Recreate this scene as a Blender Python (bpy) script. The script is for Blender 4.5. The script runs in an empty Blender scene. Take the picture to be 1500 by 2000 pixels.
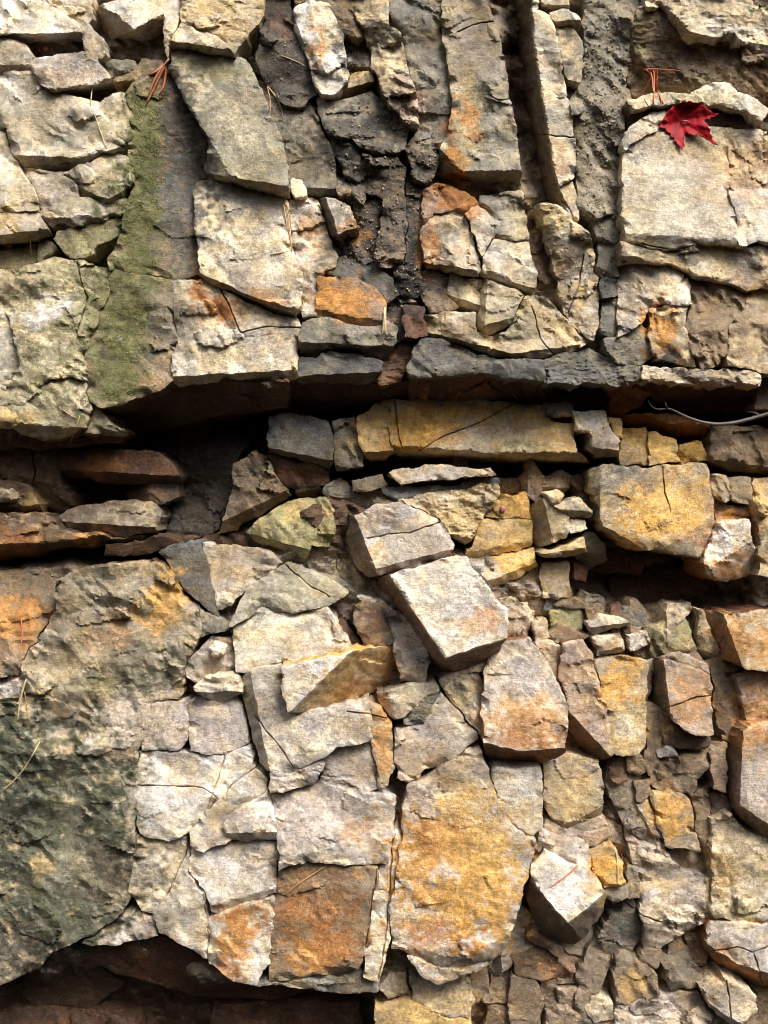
import bpy, math, random
import numpy as np
from mathutils import Vector
from mathutils.geometry import delaunay_2d_cdt

# ------------------------------------------------------------------ scale, camera
S = 0.0008                 # metres for one traced unit (the photograph is 1500 x 2000 units)
D = 1875.0                 # camera distance from the reference plane, in the same units
scene = bpy.context.scene
col = scene.collection

cam_d = bpy.data.cameras.new("camera")
cam = bpy.data.objects.new("camera", cam_d)
col.objects.link(cam)
cam.location = (0, -D * S, 0)
cam.rotation_euler = (math.radians(90), 0, 0)
cam_d.sensor_fit = 'VERTICAL'
cam_d.angle = 2 * math.atan(1000.0 / D)
cam_d.clip_start = 0.01
cam_d.clip_end = 100
scene.camera = cam

# ------------------------------------------------------------------ daylight (soft, overcast, from the upper right)
SUN = Vector((0.38, -0.50, 0.78)).normalized()
world = bpy.data.worlds.new("World")
scene.world = world
world.use_nodes = True
wn = world.node_tree
sky = wn.nodes.new("ShaderNodeTexSky")
sky.sky_type = 'NISHITA'
sky.sun_disc = False
sky.sun_elevation = math.asin(SUN.z)
sky.sun_rotation = math.atan2(SUN.x, SUN.y)
sky.air_density = 1.0
sky.dust_density = 4.0
hs = wn.nodes.new("ShaderNodeHueSaturation")
hs.inputs['Saturation'].default_value = 0.25      # an overcast sky is nearly white
wn.links.new(sky.outputs[0], hs.inputs['Color'])
# low sky dimmed as if by unseen woods, to keep undersides and caves dark
tcw = wn.nodes.new("ShaderNodeTexCoord"); sep = wn.nodes.new("ShaderNodeSeparateXYZ")
wn.links.new(tcw.outputs['Generated'], sep.inputs[0])
low = wn.nodes.new("ShaderNodeMapRange"); low.interpolation_type = 'SMOOTHSTEP'
low.inputs['From Min'].default_value = 0.16; low.inputs['From Max'].default_value = 0.72
low.inputs['To Min'].default_value = 0.03; low.inputs['To Max'].default_value = 1.0
wn.links.new(sep.outputs['Z'], low.inputs['Value'])
sc_ = wn.nodes.new("ShaderNodeVectorMath"); sc_.operation = 'SCALE'
wn.links.new(hs.outputs[0], sc_.inputs[0]); wn.links.new(low.outputs[0], sc_.inputs['Scale'])
wn.links.new(sc_.outputs[0], wn.nodes["Background"].inputs[0])
wn.nodes["Background"].inputs[1].default_value = 0.11
sun_d = bpy.data.lights.new("sun", 'SUN')
sun_d.energy = 2.1
sun_d.angle = math.radians(30)
sun_d.color = (1.0, 0.95, 0.87)
sun = bpy.data.objects.new("sun", sun_d)
sun.rotation_euler = SUN.to_track_quat('Z', 'Y').to_euler()
sun.location = SUN * 4
col.objects.link(sun)
scene.view_settings.view_transform = 'Standard'
scene.view_settings.look = 'None'
scene.view_settings.exposure = 1.32
scene.view_settings.gamma = 1.0
scene.cycles.filter_width = 1.0
scene.cycles.use_denoising = True

# ------------------------------------------------------------------ numpy noise
def _hash(ix, iy, seed):
    h = (ix.astype(np.int64) * 374761393 + iy.astype(np.int64) * 668265263 + seed * 1442695041) & 0xffffffff
    h = ((h ^ (h >> 13)) * 1274126177) & 0xffffffff
    h = ((h ^ (h >> 15)) * 2246822519) & 0xffffffff
    return ((h ^ (h >> 16)) & 0xffffff) / float(0xffffff)

def vnoise(x, y, seed=0):
    """gradient noise, about -1..1"""
    ix, iy = np.floor(x), np.floor(y)
    fx, fy = x - ix, y - iy
    u = fx * fx * fx * (fx * (fx * 6 - 15) + 10)
    v = fy * fy * fy * (fy * (fy * 6 - 15) + 10)
    def g(dx, dy):
        a = _hash(ix + dx, iy + dy, seed) * 2 * np.pi
        return np.cos(a) * (fx - dx) + np.sin(a) * (fy - dy)
    return 1.5 * ((g(0, 0) * (1 - u) + g(1, 0) * u) * (1 - v) + (g(0, 1) * (1 - u) + g(1, 1) * u) * v)

def fbm(x, y, seed=0, octv=4, gain=0.5):
    r, a = 0, 1.0
    for i in range(octv):
        r = r + a * vnoise(x * 2 ** i + 17.3 * i, y * 2 ** i - 9.1 * i, seed + i * 31)
        a *= gain
    return r

def cells(x, y, size, seed):
    """nearest jittered cell: returns cell hash and offset from its site"""
    gx, gy = np.floor(x / size), np.floor(y / size)
    best = np.full(x.shape, 1e9)
    bh = np.zeros(x.shape); bx = np.zeros(x.shape); by = np.zeros(x.shape); b2 = np.zeros(x.shape)
    for dx in (-1, 0, 1):
        for dy in (-1, 0, 1):
            cx, cy = gx + dx, gy + dy
            sx = (cx + _hash(cx, cy, seed)) * size
            sy = (cy + _hash(cx, cy, seed + 5)) * size
            d = (x - sx) ** 2 + (y - sy) ** 2
            m = d < best
            best = np.where(m, d, best)
            bh = np.where(m, _hash(cx, cy, seed + 9), bh)
            b2 = np.where(m, _hash(cx, cy, seed + 13), b2)
            bx = np.where(m, x - sx, bx); by = np.where(m, y - sy, by)
    return bh, b2, bx, by

def tri(x, y, size, ang, seed, squash=1.0):
    """piecewise planar noise: flat triangular facets that meet in creases, -.5..+.5"""
    ca, sa = math.cos(ang), math.sin(ang)
    u, v = (x * ca + y * sa) / size, (-x * sa + y * ca) / (size * squash)
    u, v = u + .38 * vnoise(u * .7, v * .7, seed + 1), v + .38 * vnoise(u * .7 + 9, v * .7, seed + 2)
    u = u + .5 * v
    i, j = np.floor(u), np.floor(v); f, g = u - i, v - j
    h00, h10, h01, h11 = _hash(i, j, seed), _hash(i + 1, j, seed), _hash(i, j + 1, seed), _hash(i + 1, j + 1, seed)
    return np.where(f + g < 1, h00 * (1 - f - g) + h10 * f + h01 * g, h11 * (f + g - 1) + h10 * (1 - g) + h01 * (1 - f)) - .5

def sstep(a, b, t):
    t = np.clip((t - a) / (b - a), 0, 1)
    return t * t * (3 - 2 * t)

def inside(px, py, poly):
    r = np.zeros(px.shape, bool)
    n = len(poly)
    for i in range(n):
        x1, y1 = poly[i]; x2, y2 = poly[(i + 1) % n]
        if y1 == y2: continue
        c = ((y1 > py) != (y2 > py)) & (px < (x2 - x1) * (py - y1) / (y2 - y1) + x1)
        r ^= c
    return r

def seg_dist(px, py, a, b):
    """distance of points to a set of segments a[i]-b[i]"""
    best = np.full(px.shape, 1e9)
    for (x1, y1), (x2, y2) in zip(a, b):
        dx, dy = x2 - x1, y2 - y1
        l = dx * dx + dy * dy + 1e-9
        t = np.clip(((px - x1) * dx + (py - y1) * dy) / l, 0, 1)
        best = np.minimum(best, (px - x1 - t * dx) ** 2 + (py - y1 - t * dy) ** 2)
    return np.sqrt(best)

def P(s):
    return [tuple(float(v) for v in q.split(',')) for q in s.split()]

def world_pt(x, y, h):
    """traced point (x, y) standing h units in front of the reference plane -> metres"""
    k = S * (D - h) / D
    return np.stack([(x - 750) * k, -h * S, (1000 - y) * k], -1)

# ------------------------------------------------------------------ mineral colours (albedo)
C = dict(
    buff=(.43, .358, .255), pale=(.50, .445, .365), mauve=(.41, .352, .31), white=(.63, .585, .53), grey=(.19, .17, .135),
    olive=(.25, .225, .12), ggrey=(.285, .262, .19), moss=(.098, .10, .032), dgreen=(.06, .064, .04), dark=(.066, .055, .043),
    black=(.022, .019, .016), brown=(.20, .145, .095), dbrown=(.075, .044, .026), rbrown=(.12, .058, .035), rust=(.33, .14, .045),
    amber=(.58, .315, .08), umber=(.275, .23, .165), orange=(.47, .225, .065), ochre=(.45, .285, .105), gold=(.56, .385, .16), tan=(.40, .31, .18), slate=(.115, .11, .10), pink=(.38, .27, .205))
C = {k: np.array(v) for k, v in C.items()}

# soft edged colour patches: broad washes, moss streaks, iron stain, black seep, lichen: (cx, cy, rx, ry, angle, colour, strength)
ST = []
def stain(cx, cy, rx, ry, ang, c, k=0.9): ST.append((cx, cy, rx, ry, math.radians(ang), C[c], k))
stain_ = stain
stain(1330,1480,200,330,0,'brown',.45); stain(1130,1900,190,120,0,'brown',.6); stain(750,420,120,280,0,'dark',.5); stain(560,120,60,140,0,'dark',.5); stain(700,120,60,90,0,'dark',.4); stain(800,240,60,120,0,'brown',.35); stain(80,960,220,110,0,'dbrown',.6); stain(420,930,110,110,0,'dark',.5); stain(200,1960,320,60,0,'dbrown',.7)  # broad washes laid first, darker over the left recess and bottom cave
stain(555,60,18,60,0,'rbrown',.6); stain(720,430,24,90,0,'rbrown',.5); stain(800,330,30,60,0,'rbrown',.4); stain(640,300,30,60,0,'umber',.5); stain(590,250,24,60,0,'umber',.5); stain(1170,300,30,200,0,'umber',.5); stain(770,470,24,60,0,'pink',.35)
stain(262,1600,20,190,0,'umber',.5); stain(285,1400,26,60,0,'umber',.45); stain(235,1410,40,60,0,'mauve',.6); stain(305,1560,46,150,0,'umber',.3); stain(300,1330,50,40,0,'mauve',.4); stain(300,1760,60,40,0,'umber',.4)
stain(262,300,60,160,0,'olive',.55); stain(215,640,110,150,0,'olive',.5)
stain(60,230,120,60,0,'ggrey',.5); stain(150,380,110,70,0,'olive',.3); stain(1300,380,90,90,0,'tan',.35); stain(1350,300,90,40,0,'tan',.3); stain(640,1590,120,60,0,'mauve',.5); stain(440,1700,100,60,0,'mauve',.35); stain(570,1420,110,50,0,'mauve',.35); stain(345,560,60,60,0,'olive',.35); stain(160,640,90,110,0,'olive',.35)
# moss streak, upper left
stain(282,290,38,150,0,'moss',.95); stain(270,430,70,110,8,'moss',.75); stain(240,560,90,120,8,'moss',.7); stain(230,690,60,120,5,'moss',.85)
stain(372,290,52,160,-6,'black',.8); stain(345,250,40,120,0,'dark',.6); stain(350,420,45,110,0,'slate',.8); stain(330,640,36,90,0,'grey',.6)
stain(60,560,110,60,0,'olive',.45); stain(60,720,90,120,0,'olive',.6); stain(70,800,120,50,0,'olive',.55); stain(10,820,60,22,0,'gold',.7)
stain(150,600,60,110,0,'olive',.55); stain(180,470,60,40,0,'olive',.8); stain(90,610,60,22,-25,'white',.8); stain(0,690,40,60,0,'pale',.8)
stain(130,520,90,30,0,'olive',.6); stain(15,430,30,30,0,'gold',.6); stain(25,25,18,40,0,'gold',.25)
# slab beside it
stain(430,125,90,26,8,'olive',.6); stain(470,250,90,100,0,'ggrey',.55); stain(390,90,60,14,0,'tan',.5)
stain(425,595,60,26,25,'rust',.95); stain(530,580,40,16,20,'orange',.5); stain(600,450,20,30,0,'orange',.5)
# black seep in the middle of the upper bed
stain(565,150,50,80,10,'dark',.75); stain(690,100,28,55,0,'black',.7); stain(700,290,110,60,20,'dark',.85); stain(760,230,40,40,0,'black',.7)
stain(735,430,60,80,0,'dark',.7); stain(820,470,26,110,0,'black',.8); stain(790,560,40,60,0,'black',.7); stain(700,560,50,34,20,'slate',.7)
stain(614,75,16,60,-8,'orange',.9); stain(600,60,14,30,-20,'white',.8); stain(655,145,26,40,0,'white',.7); stain(700,145,24,16,0,'gold',.5)
stain(800,205,34,45,-20,'pink',.8); stain(880,300,20,55,0,'rust',.85); stain(888,320,22,40,0,'orange',.8); stain(912,225,22,50,-10,'orange',.75); stain(890,395,60,22,10,'rust',.7)
stain(836,460,14,70,0,'rust',.7); stain(840,410,30,36,0,'pink',.6); stain(825,330,30,40,0,'dark',.7); stain(790,60,30,70,0,'slate',.5); stain(980,100,30,90,0,'grey',.45)
stain(680,595,66,38,5,'orange',.8); stain(735,610,24,36,0,'pink',.7); stain(650,650,80,40,0,'grey',.6); stain(700,460,18,14,0,'orange',.5); stain(676,435,12,20,0,'orange',.6)
# right of the middle
stain(1010,80,22,160,0,'dbrown',.75); stain(1030,260,20,120,-6,'dbrown',.75); stain(1100,150,16,40,0,'dbrown',.7); stain(1090,560,40,70,-20,'dbrown',.5); stain(1065,430,24,36,0,'gold',.5)
stain(1130,580,10,40,0,'gold',.7); stain(1090,320,16,50,0,'orange',.4); stain(1108,650,30,30,0,'gold',.5); stain(970,640,40,30,0,'olive',.4); stain(1020,600,60,60,0,'olive',.3)
stain(880,714,70,18,8,'slate',.7); stain(1020,715,60,16,8,'slate',.7); stain(870,712,40,10,5,'grey',.5)
stain(1170,120,60,160,0,'grey',.55); stain(1185,560,30,110,0,'slate',.6); stain(1230,660,45,50,0,'grey',.5)
# big buff face, upper right
stain(1460,330,70,60,0,'orange',.5); stain(1480,340,36,26,0,'brown',.6); stain(1420,300,60,40,10,'tan',.6); stain(1300,370,70,70,0,'pale',.5); stain(1350,440,120,34,0,'pale',.6); stain(1250,420,30,80,0,'tan',.4)
stain(1290,640,34,50,0,'orange',.95); stain(1300,685,30,14,0,'rust',.8); stain(1315,705,24,26,0,'black',.85); stain(1335,550,26,18,0,'pink',.5); stain(1480,565,40,30,0,'orange',.4); stain(1450,640,60,60,0,'brown',.6); stain(1390,650,50,60,0,'brown',.5)
stain(1350,120,110,40,0,'dbrown',.55); stain(1250,75,20,40,0,'olive',.6); stain(1260,135,40,20,0,'dbrown',.6); stain(1350,170,90,16,-5,'olive',.4)
# recess
stain(200,905,60,20,0,'rust',.8); stain(290,910,40,20,0,'rbrown',.7); stain(20,1060,60,26,0,'rust',.75); stain(160,1050,40,14,-10,'orange',.8); stain(60,980,22,22,30,'gold',.6)
stain(840,830,95,52,0,'amber',.95); stain(960,810,110,30,0,'amber',.7); stain(1080,860,60,30,0,'amber',.5); stain(940,850,50,26,0,'pale',.7); stain(1000,860,60,26,0,'tan',.6); stain(1020,870,50,16,0,'olive',.6); stain(970,820,30,24,0,'olive',.5); stain(720,850,30,30,0,'gold',.6)
stain(1300,1000,105,72,0,'amber',.95); stain(1310,985,60,40,0,'gold',.6); stain(1230,930,70,26,0,'slate',.6); stain(1190,980,26,60,0,'grey',.6); stain(1350,1060,50,24,0,'pink',.6); stain(1430,1105,40,28,0,'orange',.9); stain(1385,1010,14,60,0,'pink',.5); stain(1480,980,20,70,0,'ochre',.7)
stain(600,1000,60,14,-10,'gold',.6); stain(560,1040,60,30,0,'olive',.6); stain(790,1060,50,40,0,'pale',.6); stain(735,1075,12,14,0,'orange',.7)
# lower bed
stain(320,1175,46,56,15,'amber',.7); stain(215,1240,46,28,0,'orange',.4); stain(190,1150,90,50,0,'dgreen',.3); stain(110,1330,70,30,0,'tan',.4); stain(300,1300,90,40,0,'ggrey',.4); stain(190,1430,50,22,0,'tan',.6); stain(230,1330,120,30,0,'moss',.35)
stain(20,1210,60,40,0,'orange',.8); stain(50,1220,16,50,0,'rust',.5); stain(15,1310,30,24,0,'pink',.5)
stain(90,1640,190,250,0,'dgreen',.9); stain(20,1480,90,120,0,'dgreen',.85); stain(205,1620,50,180,0,'dgreen',.75); stain(120,1800,150,80,0,'dgreen',.75);  stain(140,1570,30,50,0,'ggrey',.5); stain(130,1700,60,60,0,'ggrey',.4); stain(85,1690,22,20,0,'gold',.6); stain(30,1600,30,80,0,'black',.5); stain(40,1850,60,60,0,'dark',.6); stain(200,1700,60,60,0,'brown',.35)
stain(560,1160,60,40,0,'ggrey',.6); stain(600,1130,70,30,20,'ggrey',.6); stain(500,1190,50,30,0,'ggrey',.4)
stain(660,1335,46,40,-25,'ochre',.9); stain(690,1350,50,20,-20,'rust',.6); stain(760,1300,22,30,0,'orange',.5); stain(770,1335,50,14,-15,'brown',.7); stain(735,1215,26,42,0,'rbrown',.55); stain(755,1225,10,36,-15,'dark',.6)
stain(735,1380,16,30,-10,'orange',.6); stain(748,1450,20,80,0,'orange',.6)
stain(920,1150,60,50,0,'white',.6); stain(930,1215,50,26,-15,'orange',.5); stain(880,1260,40,20,-15,'pink',.5); stain(970,1190,24,30,0,'orange',.4)
stain(1035,1415,84,52,0,'orange',.7); stain(1020,1450,90,24,0,'rust',.5); stain(1010,1330,50,26,0,'mauve',.5); stain(930,1400,10,30,0,'orange',.3)
stain(620,1760,80,60,0,'rust',.65); stain(590,1790,36,24,0,'rust',.9); stain(640,1850,70,46,0,'rust',.85); stain(600,1860,44,30,0,'orange',.6); stain(690,1620,30,34,0,'orange',.6); stain(650,1730,80,24,0,'brown',.5); stain(600,1650,60,20,0,'grey',.5); stain(620,1600,90,40,0,'mauve',.5)
stain(465,1830,44,60,0,'orange',.95); stain(450,1890,40,30,0,'rust',.7); stain(495,1850,14,40,0,'white',.7); stain(460,1790,46,14,-10,'rust',.8); stain(520,1790,16,30,0,'rust',.6)
stain(890,1690,130,160,0,'amber',.85); stain(860,1660,90,120,0,'orange',.55); stain(950,1740,80,100,0,'amber',.6); stain(960,1640,60,80,0,'ochre',.7); stain(820,1640,30,40,0,'rust',.5); stain(860,1830,80,30,10,'rust',.6); stain(890,1560,60,50,-25,'gold',.5); stain(850,1530,70,22,-25,'brown',.65); stain(840,1570,26,24,0,'mauve',.7); stain(860,1710,26,20,-30,'white',.55); stain(1010,1620,30,30,0,'pale',.5); stain(955,1500,30,26,0,'brown',.5)
stain(350,1580,60,50,0,'white',.6); stain(300,1560,30,40,0,'white',.4); stain(300,1430,30,20,0,'pink',.3); stain(400,1430,50,20,0,'pink',.35); stain(280,1760,24,20,0,'tan',.5); stain(350,1690,16,50,20,'tan',.6)
# lower right
stain(1210,1330,44,50,0,'amber',.85); stain(1225,1430,36,44,0,'gold',.8); stain(1228,1425,20,26,0,'white',.5); stain(1350,1370,40,50,0,'orange',.5); stain(1150,1430,40,40,0,'pink',.5); stain(1470,1400,50,70,0,'orange',.6); stain(1480,1540,50,60,0,'mauve',.7); stain(1460,1250,70,40,20,'orange',.7); stain(1300,1420,10,30,0,'gold',.7)
stain(1300,1590,40,50,-10,'amber',.8); stain(1120,1560,50,40,0,'gold',.5); stain(1140,1520,20,20,0,'gold',.5); stain(1180,1690,30,44,-10,'amber',.9); stain(1160,1740,20,24,0,'gold',.8); stain(1110,1720,40,50,0,'white',.7); stain(1410,1690,30,50,0,'ochre',.7); stain(1470,1660,50,60,0,'tan',.6); stain(1440,1780,60,24,0,'olive',.5); stain(1275,1725,40,30,0,'gold',.4); stain(1230,1920,20,30,0,'ochre',.7); stain(850,1965,100,26,0,'gold',.6); stain(1080,1890,40,20,0,'rust',.4); stain(1400,1880,40,26,30,'rust',.5); stain(1410,1540,30,40,0,'rbrown',.4)

_r = random.Random(3)
for _ in range(70):      # lichen rosettes on the lower left face and on the upper left blocks
    lx, ly = (_r.uniform(0, 255), _r.uniform(1390, 1820)) if _ < 50 else (_r.uniform(0, 240), _r.uniform(540, 820))
    lr = _r.uniform(3, 11); stain(lx, ly, lr, lr * _r.uniform(.6, 1.4), 0, _r.choice(['ggrey', 'tan', 'moss', 'black', 'pale']), _r.uniform(.4, .85))

def albedo(x, y, base, seed):
    base = np.asarray(base, float).reshape(-1, 3)
    n1 = fbm(x / 90, y / 70, 101, 4)
    n2 = fbm(x / 34, y / 26, 202 + seed % 7, 4)
    n3 = fbm(x / 13, y / 9, 303, 3)
    wash = sstep(.05, .75, fbm(x / 210, y / 170, 777, 4) + .25 * n2)[:, None] * .6
    lum = base.mean()
    base = base * (1 - wash) + wash * (np.array([.20, .15, .105]) * np.clip(lum / .25, .15, 1.3))
    b = base * np.ones((len(x), 1)) * (1 + 0.28 * n1 + 0.24 * n2 + 0.17 * n3)[:, None]
    warm = np.array([1.08, .985, .80]); cool = np.array([.93, .94, .965])
    t = sstep(-.5, .5, fbm(x / 55, y / 45, 404 + seed % 5, 3))[:, None]
    b = b * (warm * t + cool * (1 - t))
    wx = x + 20 * fbm(x / 40, y / 40, 55, 4); wy = y + 20 * fbm(x / 40, y / 40, 66, 4)
    for cx, cy, rx, ry, a, c, k in ST:
        m = (np.abs(x - cx) < 2.0 * max(rx, ry) + 40) & (np.abs(y - cy) < 1.9 * max(rx, ry) + 40)
        if not m.any(): continue
        dx, dy = wx[m] - cx, wy[m] - cy
        ca, sa = math.cos(a), math.sin(a)
        u, v = (dx * ca + dy * sa) / rx, (-dx * sa + dy * ca) / ry
        r = np.sqrt(u * u + v * v) + 0.5 * n2[m] + 0.48 * n3[m]
        w = (k * (1 - sstep(.58, 1.22, r)))[:, None]
        b[m] = b[m] * (1 - w) + w * c * (1 + 0.22 * n2[m] + 0.25 * n3[m])[:, None]
    return np.clip(b, .012, .8)

# ------------------------------------------------------------------ materials
def rock_material():
    m = bpy.data.materials.new("weathered_sandstone")
    m.use_nodes = True
    nt = m.node_tree; N = nt.nodes; L = nt.links
    bs = N["Principled BSDF"]
    at = N.new("ShaderNodeAttribute"); at.attribute_name = "Col"
    geo = N.new("ShaderNodeNewGeometry")
    mp = N.new("ShaderNodeMapping"); mp.inputs['Scale'].default_value = (1, 1, 1.1)
    L.new(geo.outputs['Position'], mp.inputs['Vector'])
    def noise(scale, detail, rough=.6):
        n = N.new("ShaderNodeTexNoise"); n.inputs['Scale'].default_value = scale
        n.inputs['Detail'].default_value = detail; n.inputs['Roughness'].default_value = rough
        L.new(mp.outputs[0], n.inputs['Vector']); return n
    def ramp(src, a, b, lo, hi):
        r = N.new("ShaderNodeMapRange"); r.inputs['From Min'].default_value = a; r.inputs['From Max'].default_value = b
        r.inputs['To Min'].default_value = lo; r.inputs['To Max'].default_value = hi
        L.new(src, r.inputs['Value']); return r.outputs[0]
    def math_(op, a, b):
        r = N.new("ShaderNodeMath"); r.operation = op
        for i, v in enumerate((a, b)):
            if isinstance(v, (int, float)): r.inputs[i].default_value = v
            else: L.new(v, r.inputs[i])
        return r.outputs[0]
    grain = noise(210, 6, .82); mid = noise(130, 6, .72); fine = noise(31, 8, .8)
    pit = noise(300, 2, .5); pit2 = noise(38, 6, .7)
    coarse = ramp(noise(9, 3).outputs[0], .36, .62, .25, 1.05)
    g_ = math_('MULTIPLY', math_('SUBTRACT', ramp(grain.outputs[0], .34, .66, .48, 1.5), 1.0), coarse)
    f = math_('MULTIPLY', math_('ADD', g_, 1.0), ramp(mid.outputs[0], .3, .7, .74, 1.34))
    f = math_('MULTIPLY', f, ramp(pit.outputs[0], .24, .34, .30, 1.05))
    f = math_('MULTIPLY', f, ramp(pit2.outputs[0], .28, .44, .72, 1.06))
    f = math_('MULTIPLY', f, ramp(fine.outputs[0], .32, .68, .74, 1.24))
    mul = N.new("ShaderNodeVectorMath"); mul.operation = 'SCALE'
    L.new(at.outputs['Color'], mul.inputs[0]); L.new(f, mul.inputs['Scale'])
    sp = noise(430, 3, .6)
    mx = N.new("ShaderNodeMix"); mx.data_type = 'RGBA'
    L.new(ramp(sp.outputs[0], .64, .74, 0, .6), mx.inputs['Factor'])
    L.new(mul.outputs[0], mx.inputs['A']); mx.inputs['B'].default_value = (.58, .55, .49, 1)
    L.new(mx.outputs['Result'], bs.inputs['Base Color'])
    lumn = N.new('ShaderNodeRGBToBW'); L.new(at.outputs['Color'], lumn.inputs[0])
    L.new(ramp(lumn.outputs[0], .02, .16, .48, .84), bs.inputs['Roughness'])      # the dark seeps are damp
    bs.inputs['Specular IOR Level'].default_value = .28
    mp2 = N.new("ShaderNodeMapping"); mp2.inputs['Scale'].default_value = (1, 1, 5); mp2.inputs['Rotation'].default_value = (0, .12, 0)
    L.new(geo.outputs['Position'], mp2.inputs['Vector'])
    bed = N.new("ShaderNodeTexNoise"); bed.inputs['Scale'].default_value = 70; bed.inputs['Detail'].default_value = 5; bed.inputs['Roughness'].default_value = .65
    L.new(mp2.outputs[0], bed.inputs['Vector'])
    b0 = N.new("ShaderNodeBump"); b0.inputs['Strength'].default_value = .35; b0.inputs['Distance'].default_value = .0025
    L.new(bed.outputs[0], b0.inputs['Height'])
    b1 = N.new("ShaderNodeBump"); L.new(b0.outputs[0], b1.inputs['Normal']); b1.inputs['Strength'].default_value = .4; b1.inputs['Distance'].default_value = .003
    L.new(mid.outputs[0], b1.inputs['Height'])
    b2 = N.new("ShaderNodeBump"); b2.inputs['Strength'].default_value = .7; b2.inputs['Distance'].default_value = .003
    L.new(grain.outputs[0], b2.inputs['Height']); L.new(b1.outputs[0], b2.inputs['Normal'])
    L.new(b2.outputs[0], bs.inputs['Normal'])
    return m
ROCK = rock_material()

def plain_material(name, rgb, rough=.6, var=.3, scale=200, sub=0.0):
    m = bpy.data.materials.new(name); m.use_nodes = True
    nt = m.node_tree; bs = nt.nodes["Principled BSDF"]
    n = nt.nodes.new("ShaderNodeTexNoise"); n.inputs['Scale'].default_value = scale; n.inputs['Detail'].default_value = 4
    geo = nt.nodes.new("ShaderNodeNewGeometry"); nt.links.new(geo.outputs['Position'], n.inputs['Vector'])
    mr = nt.nodes.new("ShaderNodeMapRange"); mr.inputs['From Min'].default_value = .3; mr.inputs['From Max'].default_value = .7
    mr.inputs['To Min'].default_value = 1 - var; mr.inputs['To Max'].default_value = 1 + var
    nt.links.new(n.outputs[0], mr.inputs['Value'])
    v = nt.nodes.new("ShaderNodeVectorMath"); v.operation = 'SCALE'; v.inputs[0].default_value = rgb
    nt.links.new(mr.outputs[0], v.inputs['Scale']); nt.links.new(v.outputs[0], bs.inputs['Base Color'])
    bs.inputs['Roughness'].default_value = rough
    return m

def make_mesh(name, V, F, colr=None, mat=None, smooth=True, sharp=0):
    me = bpy.data.meshes.new(name)
    V = np.asarray(V, np.float32); F = np.asarray(F, np.int32)
    me.vertices.add(len(V)); me.vertices.foreach_set("co", V.ravel())
    me.loops.add(F.size); me.loops.foreach_set("vertex_index", F.ravel())
    k = F.shape[1]
    me.polygons.add(len(F)); me.polygons.foreach_set("loop_start", np.arange(0, F.size, k, dtype=np.int32))
    me.polygons.foreach_set("use_smooth", np.full(len(F), smooth))
    me.update(calc_edges=True)
    if colr is not None:
        ca = me.color_attributes.new("Col", 'FLOAT_COLOR', 'POINT')
        ca.data.foreach_set("color", np.concatenate([colr, np.ones((len(V), 1))], 1).astype(np.float32).ravel())
    if sharp: me.set_sharp_from_angle(angle=math.radians(sharp))
    if mat: me.materials.append(mat)
    return me

# ------------------------------------------------------------------ the cliff behind the blocks
LEVELS = [  # outline, distance in front of the reference plane
    ("-400,-400 1900,-400 1900,740 1240,715 800,700 560,700 330,720 190,770 -400,820", 30),
    ("-400,820 190,770 330,720 560,700 800,700 1240,715 1900,740 1900,1180 1150,1180 1000,1090 640,960 500,1020 380,1040 300,1090 -400,1120", -130),
    ("-400,1120 300,1090 380,1040 500,1020 640,960 1000,1090 1150,1180 1900,1180 1900,2400 -400,2400", -10),
    ("640,930 1000,960 1160,1080 1130,1160 1000,1130 900,1000", -55), ("1160,880 1900,880 1900,1080 1160,1070", -60), ("1120,1075 1900,1085 1900,1185 1300,1185 1120,1160", -170), ("1000,1190 1900,1200 1900,2400 920,2400 930,1900 1010,1860 1030,1640", -38),
    ("700,770 1250,770 1400,800 1400,920 1150,900 700,910", -75),
    ("-400,1935 240,1900 420,1935 560,1935 730,1945 735,2400 -400,2400", -150), ("-400,1960 30,1930 200,1870 330,1885 400,1935 -400,2000", -110),
    ("1230,90 1245,15 1500,60 1600,190 1235,190", 45),
    ("500,-400 1250,-400 1240,420 1200,680 1020,700 800,640 640,620 560,420 500,150", 52), ("960,-400 1110,-400 1145,430 1075,430 1000,300", -5), ("960,1840 1130,1850 1130,2100 940,2100", -40),
    ("1030,1170 1180,1170 1160,1260 1030,1240", -70), ("1390,1360 1440,1360 1420,1640 1380,1640", -30),
]
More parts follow.
